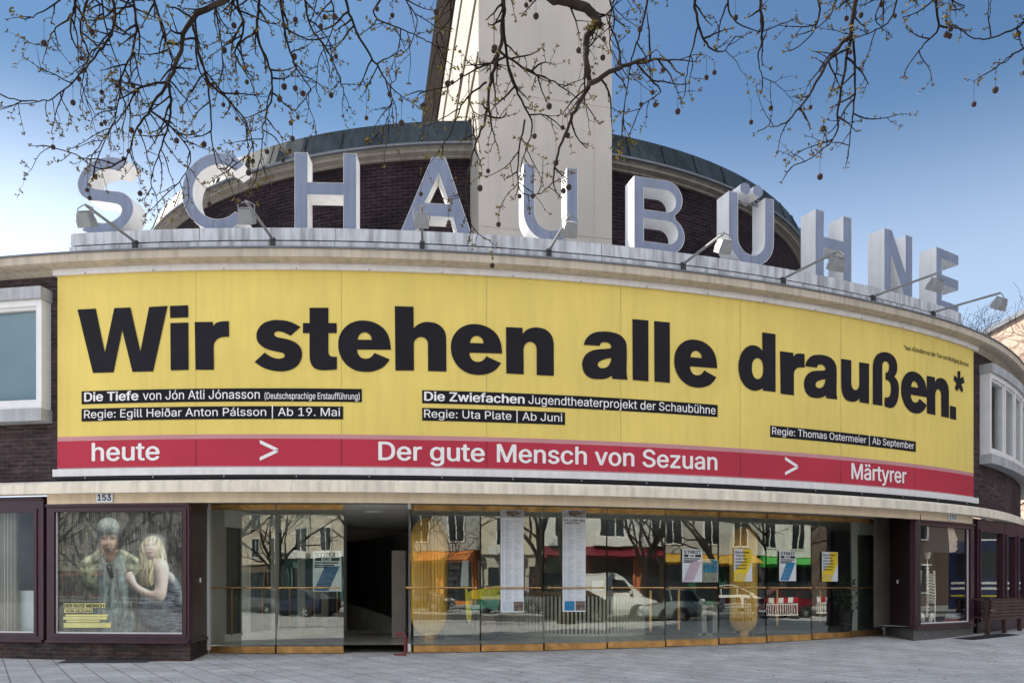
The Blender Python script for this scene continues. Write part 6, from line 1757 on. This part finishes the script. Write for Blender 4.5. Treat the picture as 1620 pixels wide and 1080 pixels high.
# houses across the avenue
def facade(name, u0, u1, floors, gh, fh, wallm, frame, lab, shop=None, fascia=None, bay=False, sign=None, winw=1.3, dep=12.0, m_=31.5):
    p0 = st(u0, m_, 0); W = u1 - u0
    root = empty(name, p0, lab, 'building')
    H = gh + fh * floors
    nrm = -SM
    def Pp(u_, d, z): return p0 + SU * u_ + nrm * d + Vector((0, 0, z))
    def bx(b, u_, d, z, du, dd, dz, mi=0): b.obox(Pp(u_, d, z), SU * du, nrm * dd, Vector((0, 0, dz)), mi)
    b = MB(); bx(b, 0, -dep, gh, W + .49, dep, H - gh); b.build('wall', wallm, root)
    b = MB(); bx(b, 0.02, -dep, 0, W - .04, dep - .35, gh - .003); b.build('ground_floor', shop or wallm, root)
    b = MB(); bx(b, -.05, -.3, H, W + .1, .6, .35); b.build('cornice', frame, root)
    nb = max(2, int(W / 3.0)); bw = W / nb
    wm = pm2 = None
    for f in range(floors):
        for i in range(nb):
            u_ = bw * (i + .5) - winw / 2; z = gh + fh * f + .75; hz_ = fh - 1.25
            b = MB(); t = .12
            bx(b, u_ - t, .003, z - t, winw + 2 * t, .09, t); bx(b, u_ - t, .003, z + hz_, winw + 2 * t, .09, t); bx(b, u_ - t, .003, z, t, .09, hz_); bx(b, u_ + winw, .003, z, t, .09, hz_); bx(b, u_ + winw / 2 - .04, .003, z, .08, .07, hz_)
            wn_ = b.build('window', frame, root)
            b = MB(); b.face([Pp(u_, .03, z), Pp(u_ + winw, .03, z), Pp(u_ + winw, .03, z + hz_), Pp(u_, .03, z + hz_)]); b.build('pane', M_cglass, wn_)
            if bay and f % 2 == 0:
                b = MB(); bx(b, u_ - .5, .10, z - .75, winw + 1.0, .8, .6); b.build('balcony', frame, root)
    # shopfronts
    for i in range(nb):
        u_ = bw * i + .3
        b = MB(); bx(b, u_, -.348, .4, bw - .6, .06, gh - 1.3); sw = b.build('shop_window', M_cglass, root)
        b = MB(); bx(b, u_ - .1, -.347, .0, .1, .2, gh - .9); bx(b, u_ + bw - .6, -.347, 0, .1, .2, gh - .9); b.build('shop_frame', shop or frame, sw)
    if fascia:
        b = MB(); bx(b, .1, -.34, gh - .95, W - .2, .45, .9); b.build('fascia', fascia, root)
        b = MB(); b.face([Pp(.2, .10, gh - .1), Pp(W - .2, .10, gh - .1), Pp(W - .2, 1.5, gh - .75), Pp(.2, 1.5, gh - .75)]); b.build('awning', fascia, root)
    return root
mw = lambda n, c, **k: mat(n, c, .8, .1, .8, .1, streak=.12, **k)
W_grey = mw('house_grey', (.42, .41, .38)); W_cream = mw('house_cream', (.60, .54, .43)); W_white = mw('house_white', (.70, .69, .66)); W_tan = mw('house_tan', (.50, .42, .32)); W_fr = mw('house_trim', (.74, .73, .70))
facade('house', -135, -106, 5, 4.2, 3.3, W_cream, W_fr, 'cream house farthest to the left across the avenue', mw('shop_rust', (.30, .10, .06)))
facade('house', -105.5, -75.5, 5, 4.0, 3.4, W_grey, W_fr, 'grey house second from the far left across the avenue', mw('shop_slate', (.09, .10, .11)))
facade('house', -75, -46, 5, 4.0, 3.3, W_tan, W_fr, 'tan apartment house with a brown shop across the avenue', mw('shop_brown', (.12, .08, .06)))
facade('house', -45.5, -24, 5, 4.2, 3.4, W_cream, W_fr, 'cream apartment house with balconies across the avenue', mw('shop_teal', (.06, .14, .13)), bay=True)
facade('house', -23.5, -8, 4, 4.4, 3.6, W_grey, W_fr, 'grey apartment block with an orange shopfront across the avenue', mw('shop_orange', (.62, .20, .05)), mat('fascia_orange', (.70, .22, .05), .6))
facade('house', -7.5, 9, 5, 4.0, 3.3, W_cream, W_white, 'cream house with white bays opposite the open doorway', mw('shop_pale', (.45, .42, .36)), bay=True)
facade('house', 9.5, 27, 4, 4.6, 3.4, W_white, W_fr, 'white bay-windowed house with a maroon awning and orange shopfront', mw('shop_terracotta', (.48, .15, .06)), mat('fascia_maroon', (.20, .012, .03), .6), bay=True)
facade('house', 27.5, 44, 5, 4.2, 3.3, W_grey, W_white, 'grey house with a gold shop fascia at the right', mw('shop_green', (.03, .12, .08)), mat('fascia_gold', (.62, .36, .05), .5))
facade('house', 44.5, 70, 4, 4.2, 3.5, W_white, W_fr, 'white house with a bright green shop fascia', mw('shop_dark', (.06, .06, .07)), mat('fascia_green', (.08, .45, .08), .5))
facade('house', 100.5, 135, 5, 4.2, 3.4, W_cream, W_fr, 'cream house farthest to the right across the avenue', mw('shop_ochre', (.40, .26, .08)))
facade('house', 70.5, 100, 5, 4.2, 3.3, W_tan, W_fr, 'tan house with a dark blue shop at the right across the avenue', mw('shop_blue', (.04, .07, .14)))

# a dark blue coach in the side street, and the corner house beyond it
M_coach = paint('paint_coach_blue', (.012, .025, .085), 0, .25); M_cyel = mat('stripe_yellow', (.75, .62, .03), .4)
def make_coach():
    root = empty('coach', (0, 0, 0), 'dark blue coach with white and yellow stripes, mirrored in the rightmost shop windows', 'bus')
    b = MB(); xprism(b, [(-5, .35), (5, .35), (5.1, 1.2), (4.95, 3.05), (4.7, 3.3), (-4.8, 3.3), (-5, 3.1)], -1.22, 1.22, 0, 0); b.build('body', M_coach, root)
    for s in (-1, 1):
        y = s * 1.225
        for k in range(5):
            b = MB(); b.obox((-4.7 + k * 1.88, y - .01, 1.75), (1.78, 0, 0), (0, .02, 0), (0, 0, 1.1)); b.build('window', M_cglass, root)
        for z, h, m_ in ((1.45, .10, M_bwhite), (1.22, .10, M_bwhite), (.92, .06, M_cyel)):
            b = MB(); b.obox((-4.9, y - .012, z), (9.8, 0, 0), (0, .024, 0), (0, 0, h)); b.build('stripe', m_, root)
        for x in (-3.1, 3.2):
            b = MB(); disc(b, (x, s * 1.16, .55), (0, 1, 0), .56, .16); b.build('wheel_arch', M_lampd, root)
            b = MB(); wheel_mesh(b, (x, s * 1.17, .48), (0, 1, 0), .48, .26); disc(b, (x, s * 1.2, .48), (0, 1, 0), .3, .1); b.build('wheel', M_ty, root)
    b = MB(); b.obox((5.06, -1.05, 1.3), (.06, 0, 0), (0, 2.1, 0), (-.12, 0, 1.6)); b.build('windscreen', M_cglass, root)
    return root
coach = make_coach(); coach.location = (28, 27.5, .1); coach.rotation_euler = (0, 0, R(110))
root = empty('corner_house', (50, 10, 0), 'brown corner house beyond the dark blue coach', 'building')
b = MB(); b.obox((50, 8, 0), (14, 0, 0), (0, 46, 0), (0, 0, 19)); b.build('wall', mw('corner_brown', (.13, .095, .075)), root)
b = MB(); b.obox((49.6, 7.6, 19), (14.8, 0, 0), (0, 46.8, 0), (0, 0, .4)); b.build('roof', M_gutter, root)
for k in range(11):
    for f in range(5):
        y = 10 + k * 4; z = 1.0 + f * 3.6
        b = MB(); b.obox((49.92, y, z), (.1, 0, 0), (0, 1.7, 0), (0, 0, 2.0)); wn_ = b.build('window', M_winwhite, root)
        b = MB(); b.face([(49.915, y + .1, z + .1), (49.915, y + 1.6, z + .1), (49.915, y + 1.6, z + 1.9), (49.915, y + .1, z + 1.9)]); b.build('pane', M_cglass, wn_)
o = copy_tree(protos[1]); o.location = (24.0, 20.2, .15); o.rotation_euler = (0, 0, 2.2); o.scale = (.9, .9, .9); o['label'] = 'bare street tree on the paving right of the theatre, mirrored in its window'

# sunlit building behind the theatre on the right
root = empty('apartment_block', (36.0, 45, 0), 'sunlit cream apartment block behind the theatre at the right edge', 'building')
b = MB(); b.obox((36, 45, 0), (16, 0, 0), (0, 26, 0), (0, 0, 20.5)); b.build('wall', mw('block_cream', (.40, .29, .225)), root)
b = MB(); b.obox((35.7, 44.7, 20.5), (16.6, 0, 0), (0, 26.6, 0), (0, 0, .35)); b.build('roof', M_gutter, root)
for k in range(4):
    for f in range(5):
        y = 48 + k * 6; z = 3.0 + f * 3.4 + .8
        b = MB(); b.obox((35.92, y, z), (.1, 0, 0), (0, 2.0, 0), (0, 0, 1.7)); wn_ = b.build('window', M_winwhite, root)
        b = MB(); b.face([(35.915, y + .1, z + .1), (35.915, y + 1.9, z + .1), (35.915, y + 1.9, z + 1.6), (35.915, y + .1, z + 1.6)]); b.build('pane', M_cglass, wn_)
